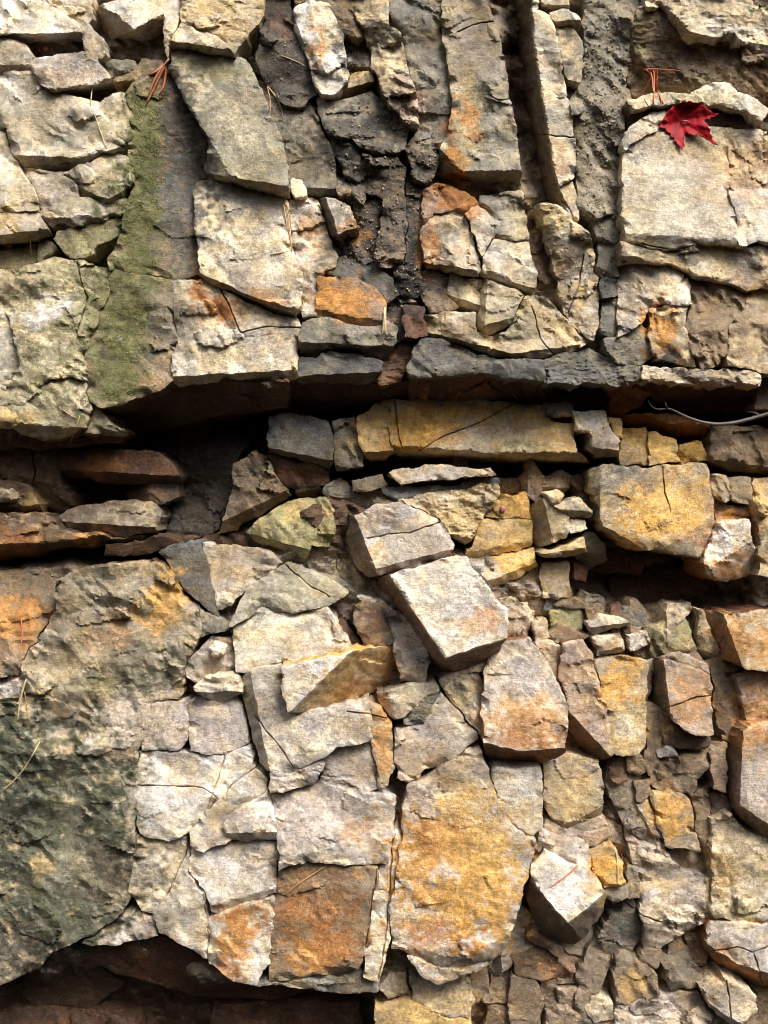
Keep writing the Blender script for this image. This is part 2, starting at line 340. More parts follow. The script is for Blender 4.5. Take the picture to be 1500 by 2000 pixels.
def backing():
    st = 5.0
    xs = np.arange(-420, 1921, st); ys = np.arange(-420, 2421, st)
    X, Y = np.meshgrid(xs, ys); sh = X.shape
    x, y = X.ravel(), Y.ravel()
    wx = x + 14 * fbm(x / 60, y / 60, 11); wy = y + 14 * fbm(x / 60, y / 60, 12)
    h = np.zeros(x.shape)
    for s, lv in LEVELS: h[inside(wx, wy, P(s))] = lv
    H = h.reshape(sh)
    for _ in range(9):
        H = (H + np.roll(H, 1, 0) + np.roll(H, -1, 0) + np.roll(H, 1, 1) + np.roll(H, -1, 1)) / 5
    h = H.ravel()
    c1, c2, dx, dy = cells(wx, wy * 1.4, 62, 77)
    h = h + 52 * tri(x, y, 80, .4, 91, .6)
    c1, c2, dx, dy = cells(wx * 1.2, wy * .8, 24, 78)
    h = h + 30 * tri(x, y, 34, 1.2, 92, .6)
    c1, c2, dx, dy = cells(wx * .9 + .3 * wy, wy, 14, 79)
    h = h + 12 * tri(x, y, 15, .8, 93, .7)
    h = h + 8 * fbm(x / 50, y / 40, 5) + 1.5 * fbm(x / 14, y / 11, 6)
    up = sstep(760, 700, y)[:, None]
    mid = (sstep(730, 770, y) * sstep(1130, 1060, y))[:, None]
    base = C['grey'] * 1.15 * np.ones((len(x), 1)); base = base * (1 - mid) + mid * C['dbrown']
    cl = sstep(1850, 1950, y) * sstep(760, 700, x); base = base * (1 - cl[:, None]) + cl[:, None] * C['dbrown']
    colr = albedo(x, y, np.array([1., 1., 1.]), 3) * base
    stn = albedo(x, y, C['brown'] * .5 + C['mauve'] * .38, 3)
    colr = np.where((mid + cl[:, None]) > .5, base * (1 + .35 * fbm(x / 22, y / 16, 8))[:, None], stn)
    ny, nx = sh
    i = np.arange(nx * ny).reshape(sh)
    F = np.stack([i[1:, :-1], i[1:, 1:], i[:-1, 1:], i[:-1, :-1]], -1).reshape(-1, 4)
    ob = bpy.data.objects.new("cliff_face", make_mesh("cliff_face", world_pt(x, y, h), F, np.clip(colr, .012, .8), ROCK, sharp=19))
    ob['kind'] = 'structure'
    ob['label'] = "weathered fractured sandstone cliff behind the loose blocks"
    col.objects.link(ob)
backing()

# ------------------------------------------------------------------ one block of rock
SEED = [0]
CRACKS = []     # open hairline cracks inside a block: (outline points, width, depth)
def crack(s, w=3.0, d=14.0): CRACKS.append((P(s), w, d))

COVER = []      # outlines already built, so that small broken pieces go only where nothing stands yet
def wob(p):
    x, y = p[:, 0], p[:, 1]
    def jag(a, b):   # angular, chipped wander
        n = vnoise(x / 30, y / 30, a); m = vnoise(x / 13, y / 13, b)
        return 3.4 * n + 7.0 * tri(x, y, 24, .7, a + 40) + 1.6 * (np.abs(m) * 2 - .7) + .7 * vnoise(x / 6, y / 6, b + 7)
    ox = jag(901, 902); oy = jag(903, 904)
    return p + np.stack([ox, oy], -1)

def dens(pts, step, close=True):
    out = []
    n = len(pts)
    for i in range(n if close else n - 1):
        a = np.array(pts[i]); b = np.array(pts[(i + 1) % n])
        k = max(1, int(round(np.linalg.norm(b - a) / step)))
        for j in range(k): out.append(a + (b - a) * j / k)
    if not close: out.append(np.array(pts[-1]))
    return np.array(out)

def R(name, label, c, h, s, tilt=(0, 0), cuts=(), rough=1.0, bev=2.0, deep=110, lay=0.0, facet=1.0, cat="rock", wall=None, step=4.2, swell=0.0, grow=2.3):
    """a block: outline s in traced units, front face h units proud, tilt in units per 100,
    cuts = (x1,y1,x2,y2,slope): to the right of each line the face breaks away backwards"""
    SEED[0] += 1; seed = SEED[0]
    pts = [(-90 if x <= -20 else 1590 if x >= 1520 else x, -90 if y <= -20 else 2090 if y >= 2020 else y) for x, y in P(s)]
    rnd = np.random.RandomState(seed)
    COVER.append(pts)
    B = dens(pts, step)
    tn = np.roll(B, -1, 0) - np.roll(B, 1, 0); tn /= np.linalg.norm(tn, axis=1)[:, None] + 1e-9
    ar = np.sum(B[:, 0] * np.roll(B[:, 1], -1) - B[:, 1] * np.roll(B[:, 0], -1))
    B = B + grow * np.sign(ar) * np.stack([tn[:, 1], -tn[:, 0]], -1)
    B = wob(B)
    h = h + rnd.uniform(-4, 4)
    lo, hi = B.min(0), B.max(0)
    gx, gy = np.meshgrid(np.arange(lo[0], hi[0], step), np.arange(lo[1], hi[1], step * .9))
    gx = gx.ravel() + rnd.uniform(-.35, .35, gx.size) * step; gy = gy.ravel() + rnd.uniform(-.35, .35, gy.size) * step
    k = inside(gx, gy, B); gx, gy = gx[k], gy[k]
    ds = seg_dist(gx, gy, B, np.roll(B, -1, 0)) if len(gx) else gx
    k = ds > step * .5; gx, gy = gx[k], gy[k]
    I = np.stack([gx, gy], -1)
    edges = [(i, (i + 1) % len(B)) for i in range(len(B))]
    # points along cut lines and cracks keep those edges crisp
    extra = []
    mine = []
    for q, w, dd in CRACKS:
        Q = dens(q, 4.0, False); Q = Q + .45 * (wob(Q) - Q)
        if inside(Q[:, 0], Q[:, 1], B).mean() < .3: continue
        mine.append((Q, w, dd))
        if len(I):
            dq = seg_dist(I[:, 0], I[:, 1], Q[:-1], Q[1:]); I = I[dq > w * 1.6]
        t = np.gradient(Q, axis=0); t /= np.linalg.norm(t, axis=1)[:, None] + 1e-9
        nrm = np.stack([-t[:, 1], t[:, 0]], -1)
        for o in (-w * 1.0, 0, w * 1.0): extra.append(Q + nrm * o)
    for x1, y1, x2, y2, sl in cuts:
        if sl < .9: continue
        q = dens([(x1, y1), (x2, y2)], 3.5, False); dx, dy = x2 - x1, y2 - y1; l = math.hypot(dx, dy)
        nv = np.array([-dy, dx]) / l
        q = q - nv * (2.0 * fbm(q[:, 0] / 22, q[:, 1] / 22, 71, 2))[:, None]
        if len(I): I = I[seg_dist(I[:, 0], I[:, 1], q[:-1], q[1:]) > 2.4]
        extra.append(q)
    if extra:
        E = np.concatenate(extra); k = inside(E[:, 0], E[:, 1], B); E = E[k]
        if len(E):
            E = E[seg_dist(E[:, 0], E[:, 1], B, np.roll(B, -1, 0)) > 1.5]; I = np.concatenate([I, E])
    A = np.concatenate([B, I]) if len(I) else B
    vo, eo, fo, _, _, _ = delaunay_2d_cdt([Vector(p) for p in A], edges, [], 1, 1e-4, True)
    T = np.array([f for f in fo if len(f) == 3], np.int32)
    V2 = np.array([(v.x, v.y) for v in vo])
    ct = V2[T].mean(1); T = T[inside(ct[:, 0], ct[:, 1], B)]
    us, inv_ = np.unique(T, return_inverse=True); T = inv_.reshape(T.shape).astype(np.int32); V2 = V2[us]
    x, y = V2[:, 0], V2[:, 1]
    cx, cy = np.mean(pts, 0)
    hgt = max(q[1] for q in pts) - min(q[1] for q in pts)
    if abs(tilt[1]) < 20: tilt = (tilt[0], tilt[1] + (9 if cy < 720 else 6) * min(1, 160 / hgt))      # every bed leans out a little towards its lower edge
    hh = h + tilt[0] * (x - cx) / 100 + tilt[1] * (y - cy) / 100
    size = math.sqrt((hi[0] - lo[0]) * (hi[1] - lo[1]))
    a = min(1.0, size / 140) * rough
    k = sstep(-.25, .45, fbm(x / 95, y / 80, 600, 2))          # broken patches between smooth ones (common to the whole cliff)
    if facet:
        hh = hh + facet * (10 * a * tri(x, y, 120, .35, 31, .7) + (4 + 9 * k) * min(1, a * 1.5) * tri(x, y, 58, 1.1 + .2 * (seed % 3), 32, .55)
                           + (1 + 5 * k) * rough * tri(x, y, 25, .5 + .3 * (seed % 4), 33, .6) + (.6 + 2 * k) * rough * tri(x, y, 11, 1.9, 34, .7))
        c1, c2, dx, dy = cells(x + .35 * y + 4 * vnoise(x / 12, y / 12, 77), y * 1.7 - .2 * x, 64, 500 + seed)     # a few real steps
        hh = hh + facet * a * 7 * np.maximum(0, c1 - .72) / .28 * (.3 + k)
    rg = np.abs(fbm(x / 60, y / 22, 43, 3))
    hh = hh + a * 6 * fbm(x / 140, y / 120, 40, 2) + rough * (.8 * np.minimum(rg, .5) + .5 * fbm(x / 16, y / 12, 41, 2) + .4 * vnoise(x / 6, y / 5, 42))
    hh = hh + rnd.uniform(-5, 5) * (x - cx) / 100 + rnd.uniform(-4, 4) * (y - cy) / 100
    if lay:
        ph = y / 9.0 + 1.2 * fbm(x / 60, y / 40, 61, 3)
        hh = hh + .5 * lay * (np.abs((ph % 1) - .5) * 2 - .5) + lay * .3 * (_hash(np.floor(ph), np.floor(x / 70 + 2 * vnoise(x / 50, y / 50, 63)), seed) - .5)
    joint = np.zeros(len(x))
    for x1, y1, x2, y2, sl in cuts:
        dx, dy = x2 - x1, y2 - y1; l = math.hypot(dx, dy)
        dd = ((x - x1) * -dy + (y - y1) * dx) / l + 2.0 * fbm(x / 22, y / 22, 71, 2)
        hh = hh - sl * np.maximum(0, dd)
        if sl > 1.25: joint = np.maximum(joint, sstep(0, 5, dd))
    db = seg_dist(x, y, B, np.roll(B, -1, 0))
    hh = hh - min(1.0, size / 60) * 46 * np.maximum(0, tri(x, y, 38, .9, 811 + seed % 9, .8) - .14) * np.clip(1 - db / 17, 0, 1)      # broken edges
    if swell: hh = hh + swell * (1 - np.exp(-db / (.2 * size)))
    bw = bev * (0.4 + 2.2 * np.clip(fbm(x / 26, y / 26, 81 + seed, 3) - .05, 0, 1.2) ** 1.3)
    t = np.clip(db / bw, 0, 1)
    hh = hh - bw * (1 - np.sqrt(np.clip(1 - (1 - t) ** 2, 0, 1))) * .9
    for Q, w, dd in mine:
        dq = seg_dist(x, y, Q[:-1], Q[1:]); hh = hh - dd * (.35 + .8 * np.clip(.5 + vnoise(x / 14, y / 14, 88), 0, 1)) * np.clip(1 - dq / w, 0, 1)
    W = world_pt(x, y, hh)
    bc = C[c]
    if c in ('pale', 'white', 'mauve', 'buff', 'tan', 'pink', 'ggrey'):      # one bed, one family of colour
        t = sstep(-.35, .35, fbm(x / 260, y / 220, 888, 2) + .5 * sstep(900, 1500, y) - .25)[:, None]
        bc = .62 * bc + .38 * ((1 - t) * np.array([.45, .375, .262]) + t * np.array([.405, .36, .325])) * (bc.mean() / .37) ** .6
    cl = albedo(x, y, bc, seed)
    if wall is not None:      # steep cut faces take the wall colour
        cl = cl * (1 - .8 * joint)[:, None] + albedo(x, y, C[wall], seed) * (.8 * joint)[:, None]
    # side walls: straight back into the cliff
    e = np.concatenate([T[:, [0, 1]], T[:, [1, 2]], T[:, [2, 0]]])
    key = np.sort(e, 1); _, inv, cnt = np.unique(key, axis=0, return_inverse=True, return_counts=True)
    be = e[cnt[inv.ravel()] == 1]
    bv = np.unique(be); idx = -np.ones(len(V2), int); idx[bv] = np.arange(len(bv))
    VV, CC, FF = [W, W[bv]], [cl, cl[bv]], [T]
    prev = len(V2) + np.arange(len(bv)); base = len(V2) + len(bv)
    wc = cl[bv] if wall is None else albedo(x[bv], y[bv], C[wall], seed)
    for r, f in enumerate((.06, .18, .36, .62, 1.0)):
        w = W[bv].copy()
        w[:, 1] += deep * f * S
        q = 5.0 * S * (0.3 + .7 * min(1, f * 2))
        ring = deep * f + 50 * seed
        w[:, 0] += q * fbm(x[bv] / 18 + ring * .11, y[bv] / 18, 91, 2); w[:, 2] += q * fbm(x[bv] / 18, y[bv] / 18 + ring * .11, 92, 2)
        VV.append(w); CC.append(wc * (1 + .18 * vnoise(x[bv] / 12, y[bv] / 12 + ring * .1, 93))[:, None])
        cur = base + np.arange(len(bv)); base += len(bv)
        pa = prev[idx[be[:, 0]]]; pb = prev[idx[be[:, 1]]]; ca = cur[idx[be[:, 0]]]; cb = cur[idx[be[:, 1]]]
        FF.append(np.stack([pb, pa, ca], -1)); FF.append(np.stack([pb, ca, cb], -1))
        prev = cur
    VV = np.concatenate(VV); o = VV[:len(V2)].mean(0)
    F = np.concatenate(FF)[:, ::-1]
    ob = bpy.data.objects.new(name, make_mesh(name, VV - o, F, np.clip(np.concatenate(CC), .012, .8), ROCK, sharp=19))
    ob.location = o
    ob['kind'] = 'thing'; ob['label'] = label; ob['category'] = cat
    ob['group'] = "rocks of the upper bed" if cy < 750 else "rocks in the dark recess" if (cy < 1085 or (cx > 1000 and cy < 1180)) else "rocks of the lower bed"
    col.objects.link(ob)
    return ob
# ------------------------------------------------------------------ hairline cracks
for s in ("125,342 140,350 155,362", "1050,262 1085,264 1120,268", "1260,478 1310,488 1340,482 1375,476", "1312,520 1340,535 1350,560 1348,590", "1300,1382 1335,1372 1362,1362 1390,1358",
          "893,62 925,48 960,42", "955,185 975,195 1005,195", "500,1402 540,1450 575,1502", "680,1390 720,1395 765,1405", "735,1700 728,1750 722,1800 712,1850", "770,1600 762,1720 758,1800 745,1880 738,1915", "368,1705 395,1745 406,1790 407,1870",
          "276,1535 340,1535 395,1538 425,1560", "1220,1760 1260,1790 1290,1800", "1386,1860 1440,1850 1470,1860 1520,1840", "1470,1860 1490,1920", "1420,1912 1428,1996",
          "262,110 250,90 230,86", "150,505 160,560 172,580 165,610 150,650", "1140,500 1130,560 1110,610", "965,652 990,640 1008,630", "1295,915 1300,965 1310,1000", "820,880 870,850 930,830 1000,790", "770,785 775,830 785,882",
          "430,560 470,650 520,640 586,640", "1080,690 1055,660 1040,600", "560,1105 600,1140 640,1165", "860,1020 800,1040 720,1050", "440,1478 425,1520 405,1578", "60,880 70,920 62,950"):
    crack(s, 2.2, 9)

# ------------------------------------------------------------------ upper bed, left
U = 100
R("rock_slab", "white weathered slab in the top left corner, brown hollow along its lower edge", "white", U, "-20,-20 85,-20 92,8 132,30 150,45 161,75 154,97 132,104 100,111 78,108 52,92 25,72 -20,68", cuts=[(-20,64,70,66,1.6),(70,66,155,62,2.2)], tilt=(0,10))
R("rock_fragment", "pale narrow rock right of the white corner slab, split from it by a thin crack", "pale", U-6, "98,-20 178,-20 178,20 176,48 195,75 205,108 188,117 166,92 158,70 150,42 134,27 100,6", tilt=(5,0))
R("rock_block", "rounded grey white block with a dark brown scooped hollow under its brow", "white", U+6, "178,32 198,10 225,0 230,-20 290,-20 288,8 318,20 324,60 320,108 312,118 280,113 246,117 215,92 205,84 190,58", cuts=[(200,86,262,56,1.8),(262,56,300,84,1.6)], tilt=(0,6))
R("rock_fragment", "thin pale strip between the hollowed block and the brown top rock", "pale", U-12, "292,-20 350,-20 352,40 332,68 326,110 322,60 322,28 292,8")
R("rock_fragment", "small dark stone wedged below the hollowed block", "grey", U-10, "203,126 222,119 262,121 267,136 232,151 215,152", swell=5)
R("rock_fragment", "flat dark chip just left of the pine needle cluster", "brown", U-14, "234,153 270,135 278,119 318,121 312,139 270,156 240,165 222,159")
R("rock_block", "small rounded buff block at the left edge below the white corner slab", "buff", U-2, "-20,74 20,73 38,83 60,101 64,113 60,135 20,141 -20,133", cuts=[(-20,125,62,128,.8)])
R("rock_slab", "mauve slab with a deep black undercut, above the largest pale slab", "mauve", U+4, "66,116 100,114 152,101 176,99 190,118 205,140 215,157 226,161 240,166 270,153 270,160 245,173 205,188 160,194 118,188 85,166 62,139", cuts=[(85,158,118,181,.6),(110,183,180,164,2.6),(180,164,272,150,2.6)], tilt=(0,5))
R("rock_slab", "largest pale slab at the left edge, smooth face with a brown lower lip", "pale", U+8, "-20,144 50,141 80,151 116,187 160,197 192,199 200,220 225,268 238,278 246,290 214,299 192,311 165,320 145,327 50,325 35,317 22,286 12,250 -20,232", cuts=[(38,303,160,308,1.1),(150,309,246,284,1.1),(2,225,40,310,.8)], tilt=(0,4))
R("rock_fragment", "buff wedge between the largest pale slab and the green moss streak", "buff", U-6, "194,199 235,181 248,186 252,206 255,230 256,270 243,282 227,266 203,220")
R("rock_block", "buff five sided chip with a stepped lower edge, beside the moss streak", "buff", U+4, "128,338 165,324 196,313 222,300 250,306 262,350 255,370 237,381 210,400 161,382 154,361", cuts=[(155,366,212,390,1.2),(212,390,258,362,1.2)])
R("rock_slab", "mauve white slab below the stepped five sided chip, bounded by a long black crack", "mauve", U, "47,328 122,336 150,364 157,384 209,403 238,387 250,395 244,412 205,433 112,448 100,440 83,420 75,390 66,355", cuts=[(85,424,205,420,.8),(62,345,90,430,.7)])
R("rock_slab", "pale tall slab at the left edge, left of the long black crack", "pale", U-4, "-20,240 8,262 20,297 36,322 59,356 70,392 73,411 0,416 -20,412")
R("rock_slab", "pale slab with a yellow spot at the left edge, hanging over a dark slot", "mauve", U-2, "-20,418 73,414 83,430 92,450 98,456 70,462 40,470 -20,474", cuts=[(-20,460,95,448,2.2)])
R("rock_fragment", "brown low stone inside the dark slot at the left edge", "brown", U-40, "-20,498 20,490 70,478 74,510 35,526 -20,526")
R("rock_fragment", "small grey square stone at the right end of the dark slot", "grey", U-26, "76,478 96,469 108,482 108,492 78,510", swell=4)
R("rock_slab", "green stained slab under the mauve white slab, yellow along its lower side", "olive", U-8, "113,452 205,438 240,418 236,440 232,455 210,468 190,482 165,505 140,502 122,485 108,468", tilt=(0,5))
R("rock_outcrop", "long moss green and black streaked face running down left of the grey green slab", "brown", U-18, "247,182 272,155 300,140 326,120 334,142 348,170 375,215 402,262 409,290 404,348 384,353 379,375 379,420 388,470 388,533 350,545 300,535 235,528 218,525 212,505 234,470 240,440 248,400 262,370 266,350 256,310 250,290 258,268 256,215", tilt=(-26,0), facet=.5)
R("rock_slab", "large grey green slab with a bright left edge in the upper left", "ggrey", U+14, "335,96 400,99 440,103 460,106 480,119 500,150 520,210 545,260 560,330 562,372 548,376 500,361 440,344 405,350 404,330 410,290 404,262 376,215 348,170 334,140", facet=.45, cuts=[(400,338,560,362,1.2),(338,150,404,262,.8)], tilt=(4,8))
R("rock_ledge", "flat cream ledge stone capping the grey green slab", "pale", U+10, "338,70 358,46 395,60 430,76 458,104 420,102 370,93 335,93", cuts=[(335,80,450,96,1.3)])
R("rock_block", "orange brown layered block at the top above the cream ledge stone", "tan", U, "352,-20 520,-20 514,30 490,62 470,86 460,100 432,73 398,56 360,42 354,20", lay=3, tilt=(0,10))
R("rock_slab", "pale pink slab directly below the grey green slab", "pale", U+6, "382,354 410,353 440,347 500,365 548,379 560,396 556,430 572,500 588,530 591,560 583,600 575,617 540,611 500,594 460,575 430,560 405,549 389,536 391,490 381,430", facet=.6, cuts=[(392,534,500,582,1.4),(500,582,580,604,1.8)], tilt=(2,6))
R("rock_slab", "cream slab with a rust stained hollow at its top, on the overhang lip", "pale", U+2, "340,548 405,552 440,567 500,600 540,618 575,623 585,640 580,690 582,732 560,740 500,749 440,743 400,746 350,751 338,742 341,700 351,650 345,620 338,585", cuts=[(335,735,585,722,1.2)], tilt=(0,-6), wall='dbrown')
R("rock_outcrop", "moss green rough face below the black streak, ending on the overhang lip", "brown", U-4, "300,542 338,548 336,585 343,620 350,650 339,700 337,743 300,765 250,785 190,794 176,780 169,740 166,700 181,660 192,620 194,606 215,580 214,534 235,530", facet=.8, wall='dbrown')
R("rock_block", "broad yellow green block at the left with a white flash across it", "buff", U, "-20,530 35,527 110,504 160,514 207,522 213,548 212,580 192,606 188,625 178,662 164,692 166,740 140,734 100,737 70,758 45,790 0,788 -20,796 -20,770 12,760 40,722 33,672 20,625 2,588 -20,583", rough=1.4)
R("rock_block", "pale wedge at the left edge beside the yellow green block", "pale", U-4, "-20,587 0,591 18,627 31,673 38,721 10,758 -20,766", tilt=(-6,0))
R("rock_block", "rounded buff boulder hanging at the lower left corner of the upper bed", "buff", U+6, "-20,800 0,792 48,793 72,762 100,740 140,737 164,745 171,785 177,802 168,836 120,851 82,859 55,851 25,836 -20,832", swell=14, cuts=[(-20,822,170,836,.8)], wall="dbrown")
R("rock_fragment", "grey chip between the rounded buff boulder and the green face", "grey", U-14, "178,784 190,797 202,812 232,838 222,847 168,846 174,822")

# ------------------------------------------------------------------ undersides of the overhang
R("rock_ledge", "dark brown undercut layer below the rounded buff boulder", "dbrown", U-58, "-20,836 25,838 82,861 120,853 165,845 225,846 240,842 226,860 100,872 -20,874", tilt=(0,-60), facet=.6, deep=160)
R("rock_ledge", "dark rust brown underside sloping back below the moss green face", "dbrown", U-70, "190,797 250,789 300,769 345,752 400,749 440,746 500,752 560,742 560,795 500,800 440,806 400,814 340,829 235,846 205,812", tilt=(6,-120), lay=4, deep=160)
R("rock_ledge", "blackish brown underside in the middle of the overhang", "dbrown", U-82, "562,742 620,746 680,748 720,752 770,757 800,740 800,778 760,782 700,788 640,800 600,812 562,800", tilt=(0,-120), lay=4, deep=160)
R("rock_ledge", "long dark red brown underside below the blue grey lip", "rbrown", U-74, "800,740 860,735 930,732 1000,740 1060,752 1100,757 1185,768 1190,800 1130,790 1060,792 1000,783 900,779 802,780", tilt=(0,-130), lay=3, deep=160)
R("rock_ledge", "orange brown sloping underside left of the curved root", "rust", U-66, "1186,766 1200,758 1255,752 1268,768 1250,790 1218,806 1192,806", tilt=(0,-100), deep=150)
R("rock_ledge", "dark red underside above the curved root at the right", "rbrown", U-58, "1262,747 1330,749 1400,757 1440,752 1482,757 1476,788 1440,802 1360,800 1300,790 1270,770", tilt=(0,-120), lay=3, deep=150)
R("rock_block", "brown end block of the overhang at the right edge above the root", "brown", U-40, "1487,737 1520,737 1520,800 1478,800 1480,770")

# ------------------------------------------------------------------ upper bed, middle
R("rock_outcrop", "black gritty sunken face left of the white and orange column", "dark", U-14, "522,-20 560,-20 568,30 590,82 604,140 619,172 618,185 600,199 585,209 560,205 545,196 520,160 504,126 512,60", rough=1.3)
R("rock_block", "upright white column with an orange streak near the top", "white", U+4, "568,32 580,13 600,2 640,6 655,40 668,70 672,110 680,146 672,165 650,181 630,179 616,160 602,115 586,70", cuts=[(575,30,612,150,.9)], tilt=(6,0))
R("rock_block", "dark brown cap rock above the white and orange column", "brown", U-4, "564,-20 662,-20 688,22 713,60 700,74 670,66 657,36 642,3 600,-2 579,9", lay=2)
R("rock_fragment", "black grit filled hollow right of the white column", "black", U-34, "671,62 700,62 718,80 722,110 714,139 690,150 681,140 674,105", rough=1.6)
R("rock_block", "brown stone with a shadowed notch below, at the foot of the black hollow", "tan", U-4, "656,182 676,166 686,149 720,141 728,160 724,176 690,188 660,194", cuts=[(655,178,726,160,1.6)])
R("rock_block", "rugged buff ridge running down from the top centre to a pink end", "buff", U+6, "665,-20 742,-20 760,50 780,62 790,112 814,200 820,240 800,243 775,217 755,196 745,160 729,130 728,100 712,60 690,20", rough=2.0, tilt=(0,4))
R("rock_outcrop", "grey brown ribbed column between the buff ridge and the tall grey slab", "grey", U-8, "746,-20 855,-20 860,60 876,130 881,200 878,240 858,292 851,332 840,352 806,350 800,320 795,290 821,246 816,190 793,100 786,50 762,22", rough=1.6, facet=.8)
R("rock_slab", "tall grey buff slab at the top, two orange iron stains low on its left", "ggrey", U+10, "860,-20 940,-20 960,40 975,80 986,130 993,190 1001,210 1006,240 1013,300 1018,358 1010,370 985,375 950,384 935,380 920,366 900,349 860,347 853,332 861,292 881,242 885,200 879,130 865,60", facet=.7, cuts=[(850,338,905,336,1.6),(905,336,945,374,1.2)], rough=1.4)
R("rock_block", "purple black broken rock in the centre of the dark seep", "grey", U-10, "622,192 655,197 690,190 724,180 745,202 770,218 797,247 790,290 775,300 750,300 706,286 690,271 642,261 626,225", rough=1.8, wall="dark")
R("rock_block", "dark grey upright rock under the purple black one", "grey", U-14, "643,263 690,273 705,288 704,310 711,340 714,380 707,399 690,380 684,345 662,310 651,300", rough=1.5)
R("rock_outcrop", "narrow grey face along the right side of the grey green slab", "grey", U-16, "506,156 520,166 545,199 580,212 600,203 615,215 626,252 649,300 655,345 654,378 620,381 601,378 596,350 574,345 566,330 548,260 522,205", rough=1.2, tilt=(8,0), cuts=[(575,366,655,368,1.5)])
R("rock_fragment", "small white cube of stone at the lower right corner of the grey green slab", "pale", U, "571,351 592,346 600,360 600,379 580,382 571,375", bev=3)
R("rock_fragment", "small tan stone on the edge above the pale blade of rock", "pink", U-8, "653,336 672,350 686,366 688,381 660,380", bev=4)
R("rock_outcrop", "buff grey strip with a small orange spot right of the pale pink slab", "mauve", U-8, "562,398 600,386 620,389 627,420 640,456 655,500 655,520 636,526 625,536 622,590 618,614 593,617 592,560 589,525 575,490 565,430", tilt=(0,4))
R("rock_block", "pale blade of rock with a dark left side in the upper middle", "white", U+12, "622,389 634,383 660,392 682,406 698,449 668,461 672,480 665,500 655,503 640,466 628,425", cuts=[(636,384,664,466,2.4),(655,458,700,444,1.5)], bev=3, wall="dark")
R("rock_outcrop", "black gritty gully right of the pale blade of rock", "dark", U-22, "690,386 712,396 747,391 744,420 735,460 725,500 700,503 672,500 674,472 701,456", rough=1.8)
R("rock_outcrop", "purple brown column with white grit below the dark seep", "brown", U-10, "712,302 735,312 774,311 789,330 789,380 794,400 794,440 789,480 779,515 765,525 742,520 729,500 739,460 751,420 751,387 719,375 710,322", rough=1.8)
R("rock_outcrop", "narrow black strip right of the purple brown column", "dark", U-20, "796,346 825,364 828,400 825,450 827,500 821,560 815,580 801,592 788,590 771,575 769,535 786,515 798,470 800,430 797,386", rough=1.5)
R("rock_block", "blue grey hump above the orange block", "slate", U-10, "640,511 670,502 725,506 740,526 764,546 769,580 756,589 727,560 690,545 641,531", tilt=(0,20))
R("rock_block", "bright orange block in the middle of the cliff above the dark grey ledge", "orange", U+8, "622,541 680,541 720,556 745,581 752,596 750,626 735,638 700,632 640,621 621,618 620,580", cuts=[(620,606,750,626,.8)], facet=.6)
R("rock_ledge", "dark grey ledge block directly under the bright orange block", "grey", U+4, "589,631 620,623 645,623 700,637 740,641 756,626 775,641 772,670 756,700 720,694 690,687 660,681 630,684 610,697 590,690 584,660", cuts=[(585,668,770,676,1.4)], rough=1.3)
R("rock_ledge", "blue grey slab under the dark grey ledge, on the overhang lip", "slate", U-4, "586,697 612,702 632,691 690,693 744,706 744,726 720,745 680,746 630,741 583,741 585,700", tilt=(0,-10), cuts=[(580,734,745,726,1.5)])
R("rock_fragment", "black gritty bit of rock holding two upright pale needles", "dark", U-18, "756,592 785,592 791,640 790,660 776,670 777,641 758,620", rough=1.5)
R("rock_fragment", "small red brown square stone at the left tip of the olive buff shelf", "rbrown", U+2, "793,599 828,601 832,655 815,659 792,656 790,620")
R("rock_fragment", "flaky red brown rock in the notch of the overhang lip", "rbrown", U-24, "746,707 776,680 800,661 815,666 802,690 792,720 780,740 745,752 735,742", lay=3, rough=1.5)
R("rock_block", "rust coloured rock under the notch of the tall grey slab", "rust", U-8, "828,372 850,360 880,364 925,386 936,404 905,414 870,410 846,416 828,440", rough=1.4, cuts=[(828,425,935,396,.6)])

# ------------------------------------------------------------------ upper bed, right of the middle
R("rock_block", "buff block with a rusty left edge below the rust coloured rock", "buff", U+4, "827,443 850,416 903,417 915,450 925,490 939,529 934,538 880,526 835,519 827,495", cuts=[(826,512,935,528,1.2)])
R("rock_fragment", "buff chip beside a thin diagonal slit", "buff", U, "911,417 930,406 949,411 963,430 963,460 945,489 941,499 927,460")
R("rock_block", "grey green block below the foot of the tall grey slab", "ggrey", U-6, "940,384 985,378 1014,374 1024,395 1031,430 1031,463 1000,468 970,476 968,440 951,406 939,400", rough=1.3)
R("rock_block", "pale buff block under the grey green block, left of the dark diagonal gully", "pale", U+2, "946,500 966,471 1000,474 1030,470 1035,500 1045,530 1047,555 1040,574 1000,559 946,543 943,530", cuts=[(943,534,1042,562,1.2)])
R("rock_fragment", "brown flaky chip next to the black strip", "brown", U-12, "828,530 850,531 874,546 872,570 893,596 879,605 842,605 829,590 820,570", rough=1.4)
R("rock_block", "grey buff chip in the row under the rusty edged block", "buff", U-10, "878,538 938,549 940,562 934,604 912,599 891,589 876,569", cuts=[(876,575,936,596,1)])
R("rock_block", "buff angular block standing out left of the big olive shelf", "buff", U+8, "941,550 1000,565 1019,581 1000,630 985,639 966,651 940,644 932,620 938,590", cuts=[(952,548,946,650,1.6),(944,636,992,622,1.1)])
R("rock_slab", "broad olive buff shelf with a wavy face above the blue grey lip", "buff", U+6, "833,614 880,610 926,610 931,647 966,658 992,645 1006,630 1026,584 1046,582 1070,587 1085,602 1098,614 1120,640 1147,668 1120,684 1090,684 1060,699 1000,699 960,690 920,680 885,665 836,655", cuts=[(835,648,1000,690,1.4),(1000,690,1145,672,1.2)], rough=1.8, tilt=(0,-6))
R("rock_ledge", "blue grey lip of the overhang in the middle with a pale streak", "slate", U+2, "813,680 830,662 880,672 930,693 1000,705 1060,705 1062,746 1000,736 930,729 860,731 802,736 797,720", tilt=(0,-14))
